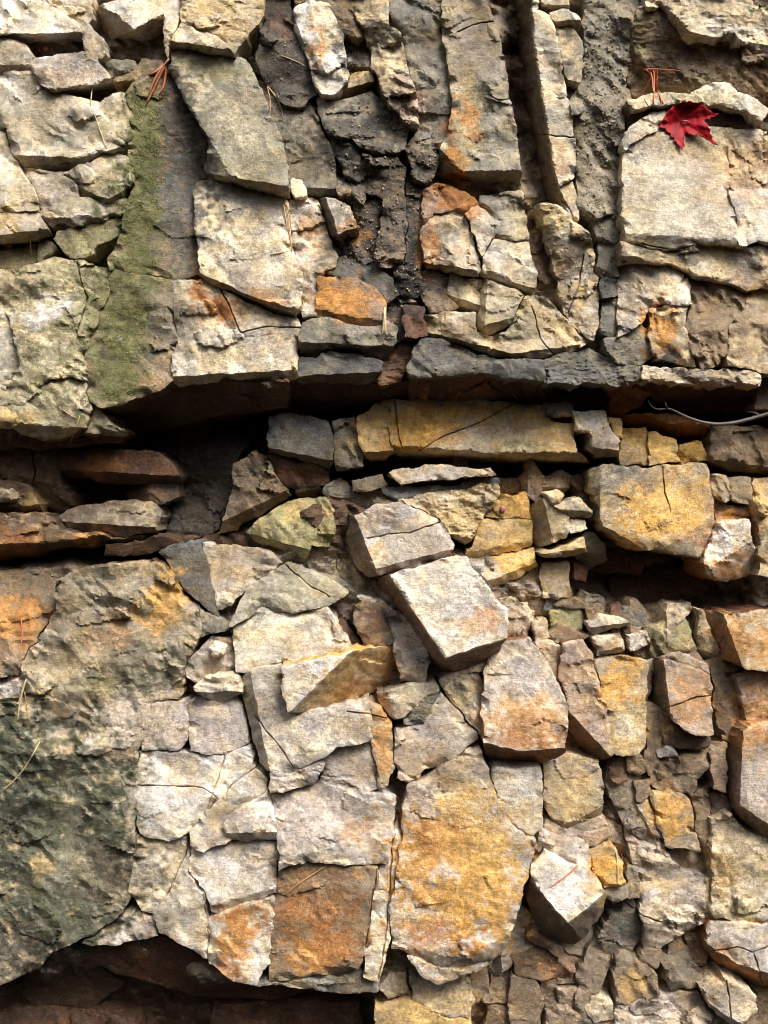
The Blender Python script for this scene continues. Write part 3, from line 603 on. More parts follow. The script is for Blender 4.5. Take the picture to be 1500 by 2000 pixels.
R("rock_ledge", "dark flaky layered ledge at the foot of the grey gritty column", "slate", U-2, "1064,706 1095,690 1120,690 1150,680 1180,700 1250,716 1254,744 1200,755 1150,746 1100,746 1066,749", lay=5, rough=1.6)
R("rock_block", "tall cream column with a dark brown left side, right of the tall grey slab", "pale", U+14, "990,-20 1046,-20 1052,20 1075,32 1085,70 1094,118 1100,155 1111,200 1119,230 1121,260 1121,320 1117,348 1092,364 1098,395 1120,426 1108,422 1084,395 1050,365 1024,350 1019,300 1009,240 1001,180 991,120 977,60", cuts=[(1022,-60,1044,80,1.7),(1044,80,1052,240,1.7),(1052,240,1096,372,1.6)], bev=3, facet=.35, tilt=(6,0), wall='dbrown')
R("rock_fragment", "pale tip below the dark sided cream column", "buff", U, "1094,371 1117,356 1124,390 1134,430 1122,424 1105,397", cuts=[(1094,371,1122,424,1)])
R("rock_fragment", "buff cap stone on top of the cream column", "buff", U+2, "1050,-20 1115,-20 1112,15 1078,24 1060,14", cuts=[(1040,8,1115,10,1.4)])
R("rock_fragment", "small cream stone under the buff cap stone", "pale", U-2, "1078,28 1110,19 1138,40 1120,51 1087,46", swell=4, cuts=[(1080,42,1138,38,1)])
R("rock_block", "buff upright block between the cream column and the grey gritty column", "buff", U, "1085,51 1120,56 1135,82 1138,130 1132,162 1111,152 1096,110")
R("rock_fragment", "dark brown recess stone between the cream column and the grey gritty column", "dbrown", U-24, "1092,124 1108,152 1130,164 1128,180 1110,202 1101,178")
R("rock_outcrop", "long grey column crusted with white grit, left of the red leaf", "grey", U-8, "1142,-20 1246,-20 1246,35 1226,100 1221,200 1215,300 1212,412 1162,424 1132,410 1126,340 1126,250 1114,205 1136,165 1143,120 1142,60", rough=2.6, facet=.9)
R("rock_block", "topmost dark grey block of the narrow stack right of the diagonal gully", "slate", U-8, "1162,426 1206,415 1208,468 1200,473 1167,469")
R("rock_block", "tall grey block, second in the narrow stack right of the diagonal gully", "grey", U-10, "1168,478 1206,474 1206,538 1172,546")
R("rock_block", "short grey block, third in the narrow stack right of the diagonal gully", "slate", U-8, "1173,550 1202,542 1203,574 1175,584")
R("rock_block", "bottom grey block of the narrow stack right of the diagonal gully", "grey", U-12, "1175,589 1203,582 1202,650 1195,660 1176,650")
R("rock_block", "knobbly buff block right of the dark diagonal gully", "buff", U+4, "1041,412 1060,396 1090,402 1115,426 1135,442 1150,460 1158,500 1165,545 1163,580 1170,640 1160,664 1148,660 1120,635 1105,610 1092,580 1094,560 1078,500 1066,460 1056,438", rough=2.4, cuts=[(1056,405,1072,480,1)])
R("rock_outcrop", "dark brown diagonal gully face between two buff blocks", "dbrown", U-22, "1032,426 1046,432 1065,466 1090,522 1093,560 1086,566 1056,546 1039,510 1034,470", tilt=(-30,0), rough=1.4)

# ------------------------------------------------------------------ upper bed, right
R("rock_block", "cracked cream rock in the top right corner", "pale", U+16, "1255,-20 1450,-20 1468,15 1498,30 1520,38 1520,102 1470,104 1442,84 1434,62 1385,73 1350,69 1330,42 1300,16 1262,10", rough=2.0, cuts=[(1330,60,1520,92,1.4)], lay=2)
R("rock_outcrop", "dark brown layered hollow above the red leaf", "brown", U-14, "1248,12 1262,13 1300,19 1328,44 1348,72 1385,76 1432,66 1440,86 1470,107 1520,106 1520,196 1460,188 1425,164 1394,161 1350,181 1300,184 1238,190 1226,140 1232,95", tilt=(0,-26), lay=3, rough=1.5)
R("rock_ledge", "narrow bright cream ledge behind the red leaf", "pale", U+8, "1226,196 1300,182 1350,185 1396,165 1424,166 1440,184 1480,197 1500,216 1490,236 1460,215 1400,203 1380,207 1340,200 1280,205 1238,210", bev=4, rough=1.3, tilt=(0,30))
R("rock_outcrop", "brown groove running under the bright cream ledge", "dbrown", U-12, "1226,214 1280,208 1340,203 1400,206 1458,219 1490,239 1520,250 1520,268 1440,251 1400,240 1330,230 1270,222 1240,236 1226,258", tilt=(0,-10))
R("rock_fragment", "white curved tongue of rock left of the red leaf", "white", U+6, "1222,262 1236,241 1270,223 1300,218 1302,240 1270,258 1240,274 1224,294 1219,278", bev=4, tilt=(0,20))
R("rock_slab", "big smooth cream face below the red leaf", "pale", U+16, "1222,300 1245,272 1275,260 1300,246 1360,242 1410,250 1420,300 1424,345 1426,400 1438,426 1440,478 1380,474 1300,489 1260,479 1226,469 1217,440 1217,360", facet=.3, rough=.8, cuts=[(1222,300,1300,248,-0.0),(1217,455,1440,468,.6)], tilt=(0,10))
R("rock_slab", "cream and rust slab at the right edge beside the big smooth face", "pale", U+12, "1413,251 1450,252 1520,270 1520,475 1480,470 1443,478 1441,426 1430,395 1428,345 1424,300", rough=1.3, tilt=(0,8))
R("rock_ledge", "buff layered band under the big smooth cream face", "buff", U+6, "1216,474 1260,484 1290,493 1345,479 1380,478 1430,486 1450,481 1520,490 1520,560 1460,560 1400,545 1340,530 1300,511 1240,509 1213,511", rough=1.6, tilt=(0,-6))
R("rock_outcrop", "swirled mauve brown face right of the narrow grey stack", "mauve", U-2, "1212,516 1245,511 1290,513 1330,531 1336,546 1312,569 1300,590 1268,603 1250,632 1226,650 1209,655 1208,560", rough=2.0)
R("rock_fragment", "pale square chip in the middle of the right hand face", "white", U+4, "1314,571 1344,547 1350,589 1312,595 1300,590")
R("rock_outcrop", "brown rough face with a broken lower edge, right of the orange stained block", "brown", U-2, "1350,543 1395,547 1460,563 1451,600 1422,640 1421,690 1400,714 1370,719 1351,680 1341,640 1352,600", rough=2.2)
R("rock_block", "pale block with an orange stain and a black patch at its foot", "buff", U+6, "1270,606 1315,597 1340,600 1338,640 1348,690 1356,714 1310,702 1278,692 1268,650", rough=1.3)
R("rock_outcrop", "brown buff face at the right edge above the overhang", "tan", U-2, "1462,563 1520,564 1520,732 1488,726 1462,716 1424,712 1425,690 1426,642 1453,604", rough=1.6)
R("rock_ledge", "grey lip of the overhang at the right above the curved root", "mauve", U+4, "1254,717 1290,722 1330,720 1400,724 1440,722 1484,732 1481,752 1440,746 1400,752 1330,745 1270,741 1257,737", lay=3, tilt=(0,-10))
R("rock_outcrop", "grey brown knobbly rock above the flaky layered ledge", "grey", U-6, "1178,666 1208,657 1250,636 1266,648 1275,692 1250,713 1202,704 1182,690", rough=2.2)

# ------------------------------------------------------------------ dark recess
R("rock_slab", "long ochre slab under the overhang, right of centre", "tan", 20, "766,784 830,780 900,782 1000,786 1060,798 1072,822 1120,832 1118,850 1126,880 1142,898 1150,914 1080,917 1000,906 930,899 860,901 800,906 772,884 761,830", cuts=[(766,880,860,884,2.2),(860,884,950,884,2.2),(950,884,1140,899,2.2)], tilt=(0,8), facet=.7, deep=120)
R("rock_block", "ochre block at the left end of the long ochre slab", "ochre", 14, "737,786 762,784 757,830 768,882 745,893 725,898 707,870 697,840 702,815 722,800", cuts=[(700,884,770,880,1.6)])
R("rock_block", "grey block under the middle of the overhang", "slate", 12, "528,815 560,808 600,815 640,822 649,860 651,900 644,912 610,906 575,891 545,886 526,882 524,850", cuts=[(526,874,650,900,1.8)])
R("rock_fragment", "crumbled dark rock between the grey block and the ochre block", "grey", 0, "652,822 692,816 701,850 710,876 708,906 680,912 658,914 655,870", rough=2.2)
R("rock_block", "dark red brown stone under the grey block", "rbrown", -20, "526,890 580,894 610,909 641,918 638,942 600,956 560,950 541,930", tilt=(0,-40))
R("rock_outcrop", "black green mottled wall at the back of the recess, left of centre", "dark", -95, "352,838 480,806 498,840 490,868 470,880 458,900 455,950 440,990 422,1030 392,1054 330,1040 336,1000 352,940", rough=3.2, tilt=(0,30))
R("rock_block", "brown block with white mottles beside the black green wall", "brown", -8, "458,906 500,882 520,892 541,940 566,966 530,990 490,1011 450,1036 426,1042 442,1000 460,950", rough=2.2, cuts=[(430,1020,565,955,1.4)])
R("rock_slab", "red brown shelf stone jutting out in the left recess, lit along the top", "rbrown", 6, "115,882 200,879 310,884 332,900 350,940 300,946 200,937 130,929 113,912", cuts=[(113,916,350,930,1.6)], bev=4, deep=170, facet=.6, wall="dbrown")
R("rock_block", "brown grey block at the left edge of the recess", "brown", -12, "-20,885 60,878 111,881 113,925 134,970 139,985 110,1004 86,980 52,942 -20,926", rough=1.3, cuts=[(-20,915,60,935,.8)])
R("rock_fragment", "buff tinted wedge below the brown grey block at the left edge", "brown", 4, "-20,930 48,945 62,962 76,986 82,1000 40,1002 -20,1010", cuts=[(-20,992,82,985,1.6)])
R("rock_fragment", "small pale flake at the far left of the recess", "white", 60, "-20,960 15,958 26,974 0,979 -20,978", bev=3, deep=40)
R("rock_slab", "grey brown slab lying below the black hole in the left recess", "umber", 10, "108,1012 140,994 170,985 300,980 309,1000 309,1034 270,1040 240,1050 200,1046 160,1036 120,1030", tilt=(0,40), cuts=[(110,1018,310,1030,1.6)], deep=180, facet=.6)
R("rock_ledge", "orange brown lowest ledge at the left edge of the recess", "brown", 44, "-20,1011 20,1003 78,1003 105,1016 115,1033 160,1041 205,1049 240,1054 275,1046 270,1056 190,1066 120,1069 60,1086 0,1093 -20,1093", cuts=[(-20,1080,110,1058,1.4),(110,1058,270,1050,1.4)], deep=180, wall="dbrown")
R("rock_block", "dark block at the right end of the lowest ledge", "dbrown", 20, "208,1068 275,1058 312,1043 378,1052 340,1071 262,1082 205,1080", tilt=(0,-30), deep=120)
R("rock_fragment", "flat grey chip under the left end of the long ochre slab", "grey", 4, "690,940 745,929 755,950 720,958 692,955", bev=3, tilt=(0,20))
R("rock_slab", "thin pale slate lying under the long ochre slab", "mauve", 24, "760,923 830,913 960,916 968,926 880,933 785,943", bev=3, tilt=(0,20), deep=70)
R("rock_slab", "thin dark slate below the thin pale one", "slate", -4, "745,957 880,948 970,934 972,943 880,962 770,974", bev=3, deep=60)
R("rock_block", "layered grey cream rock with a ragged right edge below the thin slates", "tan", 8, "772,975 840,966 930,952 972,946 976,965 946,1000 931,1040 906,1060 880,1040 860,1012 810,988", lay=5, rough=1.8, tilt=(0,10))
R("rock_outcrop", "dark flaky rock left of the mauve leaning block", "grey", -26, "652,960 690,962 755,960 770,976 735,986 694,1004 682,1006 682,1050 700,1100 724,1128 748,1165 700,1160 667,1130 652,1060", lay=4, rough=1.8)
R("rock_block", "olive brown rock with an ochre top band, left of the dark flaky rock", "olive", 2, "512,1010 560,981 640,976 653,1000 650,1050 640,1066 610,1062 592,1094 546,1071 500,1056 482,1040", rough=1.8, cuts=[(480,1040,600,1072,1.3)], tilt=(0,14))
R("rock_outcrop", "grey flaky corner under the olive brown rock", "ggrey", -12, "602,1098 640,1070 664,1130 700,1162 650,1147 612,1126", rough=1.8, lay=3)
R("rock_block", "upper ochre tan block right of the ragged layered rock", "ochre", -4, "948,1003 976,970 1026,964 1035,1012 985,1011", facet=.5)
R("rock_block", "middle ochre tan block, wide, right of the ragged layered rock", "gold", 0, "912,1083 931,1046 946,1012 985,1017 1035,1018 1040,1050 1037,1066 1000,1076 922,1087", facet=.5, cuts=[(912,1076,1040,1058,.8)])
R("rock_block", "lowest ochre tan block, pointed below, right of the mauve leaning block", "gold", 4, "920,1094 1000,1083 1042,1074 1048,1104 1006,1130 966,1147 946,1134", facet=.5, cuts=[(950,1136,1048,1098,1.2)])
R("rock_block", "cubic buff block with a dark left side in the middle of the crumbled stack", "buff", 26, "1032,986 1056,976 1076,980 1112,1011 1116,1035 1105,1052 1080,1058 1050,1075 1041,1040", cuts=[(1062,976,1082,1062,1.7)], bev=4)
R("rock_fragment", "small egg shaped stone on top of the crumbled stack", "tan", 28, "1068,966 1085,958 1100,969 1096,981 1078,984", swell=6, bev=4)
R("rock_fragment", "flat wedge stone at the right top of the crumbled stack", "buff", 34, "1086,985 1130,976 1154,995 1150,1004 1116,1009 1096,996", bev=4, cuts=[(1086,994,1154,1000,1.4)])
R("rock_fragment", "small square stone tucked under the flat wedge stone", "pale", 16, "1117,1014 1142,1013 1145,1034 1120,1040", bev=3)
R("rock_fragment", "long pale foot stone of the crumbled stack", "tan", 30, "1058,1080 1110,1066 1138,1050 1146,1075 1100,1086 1070,1088", bev=4, cuts=[(1058,1082,1146,1070,1.4)])
R("rock_block", "squarish tan block under the crumbled stack", "tan", -10, "1058,1103 1110,1099 1113,1164 1061,1167", facet=.5)
R("rock_block", "brown block left of the squarish tan block", "brown", -16, "1000,1140 1050,1109 1055,1165 1020,1170")
R("rock_fragment", "dark small stone at the upper right corner of the mauve leaning block", "dbrown", -20, "968,1155 998,1142 1016,1172 992,1180")
R("rock_block", "olive tan cube at the right of the narrow black cleft", "olive", -14, "1078,1192 1130,1186 1138,1229 1100,1235 1076,1232", facet=.5)
R("rock_fragment", "thin chip lying above the olive tan cube", "brown", -8, "1086,1180 1130,1171 1146,1187 1120,1189", bev=3)
R("rock_fragment", "narrow buff stone at the left of the narrow black cleft", "tan", -6, "1000,1182 1034,1176 1038,1210 1026,1240 1010,1212")
R("rock_block", "big golden block with a grey left shoulder, hanging below the ochre cubes", "tan", 36, "1150,922 1180,912 1260,916 1340,907 1379,912 1387,950 1394,1000 1387,1050 1379,1088 1330,1083 1300,1071 1245,1073 1205,1051 1175,1031 1173,990 1166,966 1150,962", tilt=(-4,6), facet=.5, cuts=[(1172,970,1172,1030,1),(1175,1024,1245,1064,.9),(1290,1075,1390,1010,.5)], swell=8, deep=150, wall="brown")
R("rock_block", "white topped block with an orange lower facet right of the big golden block", "white", 40, "1399,1022 1459,1016 1465,1040 1468,1060 1482,1100 1466,1121 1420,1136 1390,1131 1376,1100 1388,1056", cuts=[(1376,1112,1462,1062,1.2)], bev=4, deep=140, wall="rust")
R("rock_fragment", "pale chip at the upper right shoulder of the big golden block", "pale", 24, "1391,932 1415,931 1428,974 1416,980 1391,965", bev=4)
R("rock_fragment", "tan chip between the pale chip and the right edge rock", "tan", 18, "1420,933 1464,936 1468,984 1455,985 1431,977")
R("rock_fragment", "brown stone directly on top of the white topped block", "rbrown", 8, "1393,972 1415,987 1455,991 1465,1011 1401,1017")
R("rock_block", "ochre brown rock at the right edge beside the white topped block", "tan", 22, "1472,936 1520,936 1520,1132 1482,1122 1487,1060 1474,1000", rough=1.5, deep=140)
R("rock_block", "left ochre cube of the row above the big golden block", "ochre", 14, "1215,842 1263,837 1265,904 1215,908", facet=.5)
R("rock_block", "middle pale ochre cube of the row above the big golden block", "gold", 20, "1269,850 1285,847 1320,861 1325,900 1271,905", facet=.5)
R("rock_block", "right ochre cube of the row above the big golden block", "ochre", 14, "1328,869 1370,866 1388,900 1330,903", facet=.5)
R("rock_ledge", "brown tapering ledge below the curved root", "rust", 30, "1215,812 1260,806 1310,811 1342,813 1386,835 1380,858 1330,850 1290,838 1215,833", cuts=[(1215,822,1310,826,1.5),(1310,826,1386,850,1.8)], bev=4)
R("rock_block", "dark brown rounded block at the right edge under the curved root", "brown", 30, "1394,836 1440,832 1500,840 1520,842 1520,926 1440,921 1392,902", swell=10, rough=1.5, cuts=[(1392,896,1520,914,1.4)])
R("rock_fragment", "grey stub of rock on the right end of the long ochre slab", "slate", 34, "1063,790 1108,786 1119,800 1117,814 1066,810", bev=4, swell=4)
R("rock_fragment", "white upper stone of the pair at the right end of the long ochre slab", "white", 40, "1121,806 1180,806 1186,830 1150,849 1126,842", bev=5, rough=1.5)
R("rock_fragment", "white lower stone of the pair at the right end of the long ochre slab", "mauve", 44, "1151,851 1186,833 1206,860 1210,886 1175,890 1156,876", bev=5, cuts=[(1150,872,1210,880,1.2)])
R("rock_fragment", "small ochre square stone left of the row of ochre cubes", "gold", 28, "1189,816 1212,816 1214,856 1206,857", bev=3)
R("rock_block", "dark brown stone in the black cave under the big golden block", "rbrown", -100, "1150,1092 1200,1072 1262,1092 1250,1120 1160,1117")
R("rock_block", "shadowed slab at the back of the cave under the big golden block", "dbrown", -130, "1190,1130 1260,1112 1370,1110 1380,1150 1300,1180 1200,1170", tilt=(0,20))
# ------------------------------------------------------------------ lower bed, left
B0 = 60
R("rock_block", "orange and brown block at the left edge below the black slot", "brown", B0-30, "-20,1118 78,1112 108,1131 105,1190 80,1230 42,1290 31,1319 -20,1321", tilt=(0,30), swell=8)
R("rock_fragment", "pinkish small block at the left edge under the orange brown one", "mauve", B0-6, "-20,1326 31,1324 36,1370 20,1379 -20,1384", cuts=[(-20,1366,36,1362,1.2)])
R("rock_outcrop", "broad brown face fading down into dark green lichen, filling the lower left", "umber", B0, "111,1131 160,1112 240,1101 300,1096 330,1121 350,1161 390,1194 393,1240 362,1282 358,1330 352,1360 281,1371 276,1440 268,1470 263,1550 259,1650 256,1700 254,1744 238,1782 180,1826 130,1841 100,1856 80,1890 40,1906 -20,1960 -20,1388 38,1374 37,1326 49,1290 89,1231 109,1190", facet=1.0, rough=1.9, tilt=(-3,3), deep=160, wall="dbrown")
R("rock_block", "dark slate wedge above the big pale wall", "slate", B0-26, "312,1081 350,1062 384,1057 400,1086 407,1121 414,1160 425,1200 396,1181 361,1150 336,1111", facet=.5, tilt=(10,0))
R("rock_block", "buff rock under the olive brown rock, right of the dark slate wedge", "buff", B0-28, "396,1062 420,1066 460,1066 500,1071 530,1082 545,1101 525,1121 480,1150 450,1181 426,1190 416,1140 406,1091", rough=1.5, tilt=(0,20))
R("rock_fragment", "thin grey wedge below the dark slate wedge", "grey", B0-12, "354,1167 395,1193 428,1207 445,1226 420,1238 397,1242 391,1200", bev=4)
R("rock_fragment", "crumbled grey brown rock left of the pale square corner", "mauve", B0-14, "366,1287 401,1257 415,1247 449,1252 459,1300 440,1318 400,1330 376,1331 364,1321", rough=2.2)
R("rock_fragment", "small white pebble lodged in the crumbled rock", "white", B0+8, "405,1265 420,1258 437,1265 435,1279 416,1280", bev=5, swell=6, deep=40)
R("rock_slab", "grey green tinted slab at the top of the big pale wall", "ggrey", B0-10, "447,1222 482,1155 530,1120 560,1102 590,1112 640,1132 678,1161 640,1184 575,1199 511,1184 456,1224", tilt=(0,24), facet=.7)
R("rock_slab", "cream slab below the grey green tinted one, square left corner", "pale", B0-2, "457,1229 511,1189 575,1203 640,1189 655,1211 668,1241 684,1270 640,1278 600,1286 551,1292 510,1302 462,1309", facet=.6, tilt=(0,8))
R("rock_fragment", "dark narrow hollow stone left of the brown petal shaped stone", "dbrown", B0-30, "661,1212 673,1209 691,1242 708,1264 691,1274 671,1236", bev=4)
R("rock_block", "mauve brown petal shaped stone in the middle of the lower bed", "brown", B0-16, "691,1182 720,1171 745,1191 764,1230 767,1255 740,1258 715,1262 701,1236", tilt=(-10,0), facet=.4, cuts=[(768,1258,738,1176,1.2)], bev=4)
R("rock_block", "pale mauve strip along the left side of the leaning block", "mauve", B0-20, "702,1166 745,1176 800,1212 829,1265 839,1300 829,1328 784,1330 772,1266 766,1226 746,1190", tilt=(-8,0), rough=1.4)
R("rock_block", "white prow shaped block with a brown underside in the middle of the lower bed", "white", B0+50, "553,1302 600,1292 640,1284 690,1277 740,1261 770,1264 781,1300 800,1319 829,1331 780,1341 740,1351 690,1366 650,1381 562,1391 554,1340", cuts=[(566,1390,676,1282,1.45)], bev=3, facet=.5, deep=90, wall='ochre')
R("rock_slab", "big pale mauve slab under the prow shaped block, dark sliver on its left", "pale", B0+24, "471,1322 490,1311 510,1306 549,1301 549,1345 557,1393 640,1387 718,1372 724,1420 728,1443 660,1459 640,1474 580,1502 530,1503 520,1504 498,1450 485,1398 473,1352", cuts=[(490,1320,526,1500,1.6)], facet=.4)
R("rock_fragment", "layered pale wedge below the big pale mauve slab", "mauve", B0+20, "528,1507 580,1505 634,1480 631,1500 610,1529 531,1551", lay=4, bev=4)
R("rock_block", "mauve block left of the lower orange strip", "mauve", B0, "641,1477 662,1463 722,1449 729,1470 738,1539 720,1541 690,1531 660,1518 632,1515", facet=.5)
R("rock_fragment", "upright orange strip in the middle of the big pale wall", "tan", B0+4, "722,1374 735,1382 760,1411 767,1440 767,1500 757,1534 743,1539 731,1470 725,1420", bev=4, facet=.5)
R("rock_fragment", "pale flat stone right above the orange strip", "pale", B0-4, "739,1356 800,1341 850,1331 854,1345 825,1369 786,1400 771,1404 746,1381", bev=4)
R("rock_fragment", "grey layered wedge right of the pale flat stone", "grey", B0-8, "791,1402 830,1371 854,1352 849,1380 825,1409 796,1414", bev=4, lay=2)
R("rock_block", "pale buff block between the orange strip and the large ochre slab", "mauve", B0, "800,1421 826,1415 851,1376 859,1353 899,1400 933,1440 905,1464 870,1489 830,1500 800,1529 779,1520 773,1470 776,1430", facet=.6, rough=1.2)
R("rock_block", "mauve buff strip left of the orange bottomed block", "buff", B0-6, "866,1345 900,1321 934,1311 949,1350 944,1400 958,1440 936,1431 901,1390", rough=1.3)
R("rock_block", "mauve buff square block right of the lichen covered face, top left of its pair", "mauve", B0, "283,1376 364,1367 369,1380 367,1440 349,1466 281,1464 279,1420", facet=.5)
R("rock_block", "mauve square block left of the dark sliver, top right of its pair", "mauve", B0-2, "374,1372 458,1367 471,1392 484,1449 440,1473 376,1466 373,1420", facet=.4, cuts=[(374,1380,460,1378,-.0)])
R("rock_fragment", "overhanging pale chip above the mauve square block", "pale", B0+24, "376,1341 400,1327 465,1317 471,1355 440,1369 400,1364 379,1354", cuts=[(376,1352,471,1350,1.4)], bev=4)
R("rock_slab", "white grey slab beside the lichen covered face", "white", B0+2, "278,1471 350,1473 440,1478 485,1457 498,1500 450,1534 405,1578 370,1624 330,1639 276,1629 263,1580 269,1510", facet=.6, rough=1.2)
R("rock_block", "pale curved band around the rounded white block", "pale", B0+12, "411,1581 451,1541 500,1509 515,1520 521,1545 481,1569 440,1594 434,1610 448,1640 400,1664 373,1655 376,1625", facet=.6)
R("rock_block", "rounded white block below the pale curved band", "white", B0+22, "441,1601 485,1573 522,1551 538,1600 539,1638 470,1641 450,1638 438,1612", facet=.7, cuts=[(438,1628,540,1624,1)])
R("rock_block", "pale block with brown crack marks at the foot of the white grey slab", "pale", B0-2, "263,1636 325,1643 364,1634 361,1660 339,1718 302,1782 281,1779 259,1748 257,1690", rough=1.5)
R("rock_block", "pale mauve block above the rust stained corner", "white", B0+2, "374,1664 400,1669 452,1646 539,1646 541,1740 500,1754 430,1779 416,1778 402,1740 372,1700 369,1680", facet=.6, cuts=[(400,1772,541,1732,.8)])
R("rock_block", "pale mauve pointed block on the lip of the bottom cave", "pale", B0+2, "364,1668 365,1706 395,1747 407,1790 405,1870 380,1851 340,1832 312,1820 304,1788 342,1725", facet=.5, tilt=(0,-6))
R("rock_block", "vivid rust and white stained block at the bottom of the big pale wall", "pale", B0+2, "412,1792 430,1786 500,1760 536,1757 531,1800 522,1880 497,1921 452,1916 410,1877", facet=.7)
R("rock_fragment", "brown pale fragment on the lip at the foot of the lichen covered face", "mauve", B0-6, "240,1788 281,1784 300,1792 305,1830 250,1838 180,1848 166,1842 190,1828", rough=1.6)
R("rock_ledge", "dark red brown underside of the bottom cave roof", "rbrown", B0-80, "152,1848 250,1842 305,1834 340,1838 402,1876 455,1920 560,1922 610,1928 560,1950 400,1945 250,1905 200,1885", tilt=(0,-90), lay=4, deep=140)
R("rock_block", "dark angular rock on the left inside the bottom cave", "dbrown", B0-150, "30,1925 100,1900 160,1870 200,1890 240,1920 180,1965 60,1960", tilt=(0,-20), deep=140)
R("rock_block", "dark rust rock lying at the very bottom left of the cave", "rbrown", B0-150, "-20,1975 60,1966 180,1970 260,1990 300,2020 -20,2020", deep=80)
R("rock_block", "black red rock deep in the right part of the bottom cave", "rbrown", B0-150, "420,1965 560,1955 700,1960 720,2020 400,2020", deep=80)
R("rock_outcrop", "grey white face above the rusty brown panel", "mauve", B0+10, "531,1558 612,1536 630,1520 660,1523 700,1541 740,1550 772,1560 766,1620 756,1688 740,1681 720,1690 680,1689 600,1679 550,1700 543,1640 536,1600", facet=.6, rough=1.4)
R("rock_outcrop", "rusty brown panel in the lower middle", "brown", B0+6, "548,1707 600,1684 680,1696 735,1698 726,1780 718,1850 705,1870 700,1894 640,1904 580,1907 528,1914 526,1840 533,1790 541,1760", facet=.6, rough=1.4, tilt=(0,-6))
R("rock_fragment", "pale upright vein between the rusty brown panel and the large ochre slab", "pale", B0+2, "742,1692 758,1692 776,1600 790,1640 772,1720 762,1800 754,1862 737,1920 712,1908 713,1860 727,1790", facet=.5, rough=1.6)
R("rock_ledge", "grey lip under the rusty brown panel over the bottom cave", "grey", B0, "500,1924 580,1912 640,1908 705,1900 736,1926 738,1937 680,1938 620,1928 560,1924", bev=4)
R("rock_slab", "large ochre orange slab right of the lower middle", "mauve", B0+20, "792,1562 800,1537 870,1496 910,1471 941,1461 950,1500 966,1555 990,1600 1030,1640 1044,1642 1034,1690 1020,1750 1007,1800 985,1850 960,1870 900,1891 880,1894 830,1880 790,1860 766,1850 766,1780 778,1700 787,1630", facet=.5, cuts=[(800,1560,940,1478,-.0),(770,1845,900,1872,.8),(900,1872,1000,1820,.8)], deep=120, rough=1.3, tilt=(7,0))
R("rock_fragment", "mauve chip under the lower edge of the large ochre slab", "mauve", B0+8, "796,1870 850,1886 900,1897 958,1873 942,1892 900,1907 860,1920 830,1910", bev=4)
R("rock_block", "pale smooth block between the orange bottomed block and the large ochre slab", "pale", B0+10, "961,1508 1020,1500 1055,1500 1060,1560 1055,1620 1036,1635 1006,1609 976,1568", facet=.3, rough=.7)

# ------------------------------------------------------------------ leaning blocks in the centre
R("rock_block", "mauve leaning block, upper one of the two in the centre", "mauve", 62, "682,1004 692,1008 740,986 775,981 810,996 860,1021 885,1060 880,1082 850,1091 810,1110 735,1123 718,1124 700,1102 682,1060", cuts=[(690,1000,740,1125,1.8),(735,1110,885,1072,.9)], facet=.6, bev=4, tilt=(4,6), wall="brown")
R("rock_block", "white pink leaning block, the larger lower one in the centre with a brown underside", "white", 104, "742,1133 800,1113 850,1099 890,1086 912,1091 935,1130 950,1150 990,1188 994,1215 988,1248 975,1272 910,1305 862,1325 845,1310 815,1255 785,1205 755,1165", cuts=[(764,1128,820,1210,1.7),(820,1210,872,1290,1.9),(866,1285,990,1246,2.2)], facet=.45, bev=3.5, deep=140, tilt=(4,8), wall="rbrown")
R("rock_block", "pinkish block with an orange bottom right below the leaning blocks", "mauve", 84, "951,1291 985,1256 1030,1246 1055,1276 1080,1311 1100,1361 1108,1385 1105,1430 1098,1470 1060,1491 1000,1496 960,1491 946,1440 941,1380 951,1340", cuts=[(944,1450,1010,1466,2.2),(1010,1466,1102,1462,2.2)], facet=.5, bev=3, deep=130, tilt=(10,14), wall="rust")
R("rock_outcrop", "grey buff hollow face in the angle below the white pink leaning block", "buff", 40, "862,1330 912,1308 978,1274 950,1292 950,1310 934,1309 900,1319 864,1343", rough=1.3)

# ------------------------------------------------------------------ lower bed, right
R("rock_fragment", "curved brown chip at the top of the right hand jumble", "mauve", 22, "1150,1216 1185,1201 1228,1209 1233,1218 1190,1226 1165,1239", bev=4, cuts=[(1150,1226,1232,1214,1.4)])
R("rock_block", "cream oblong chip above the golden column", "pale", 24, "1161,1246 1214,1237 1220,1270 1166,1282", bev=4, cuts=[(1160,1274,1220,1262,1)])
R("rock_fragment", "small square chip right of the cream oblong chip", "mauve", 22, "1229,1241 1262,1236 1270,1258 1236,1272", bev=4)
R("rock_block", "olive brown crusty rock under the cave", "olive", -6, "1256,1226 1330,1200 1350,1230 1362,1270 1300,1286 1276,1282 1272,1256", rough=1.8, swell=8)
R("rock_block", "golden yellow column left of the dark groove", "tan", 34, "1166,1291 1215,1281 1265,1296 1263,1340 1262,1380 1260,1440 1250,1472 1202,1473 1191,1430 1181,1370 1173,1320", facet=.5, tilt=(0,4))
R("rock_block", "pinkish brown column with a dark lower left facet beside the golden column", "pink", 40, "1100,1262 1140,1252 1160,1291 1168,1330 1180,1380 1190,1430 1197,1470 1182,1484 1160,1484 1130,1450 1113,1428 1109,1361 1096,1320", cuts=[(1108,1385,1192,1476,2.0)], bev=4, wall="rbrown")
R("rock_fragment", "buff stone at the upper right shoulder of the orange bottomed block", "buff", 26, "1046,1255 1060,1252 1097,1266 1092,1320 1098,1350 1081,1309 1060,1274", rough=1.4)
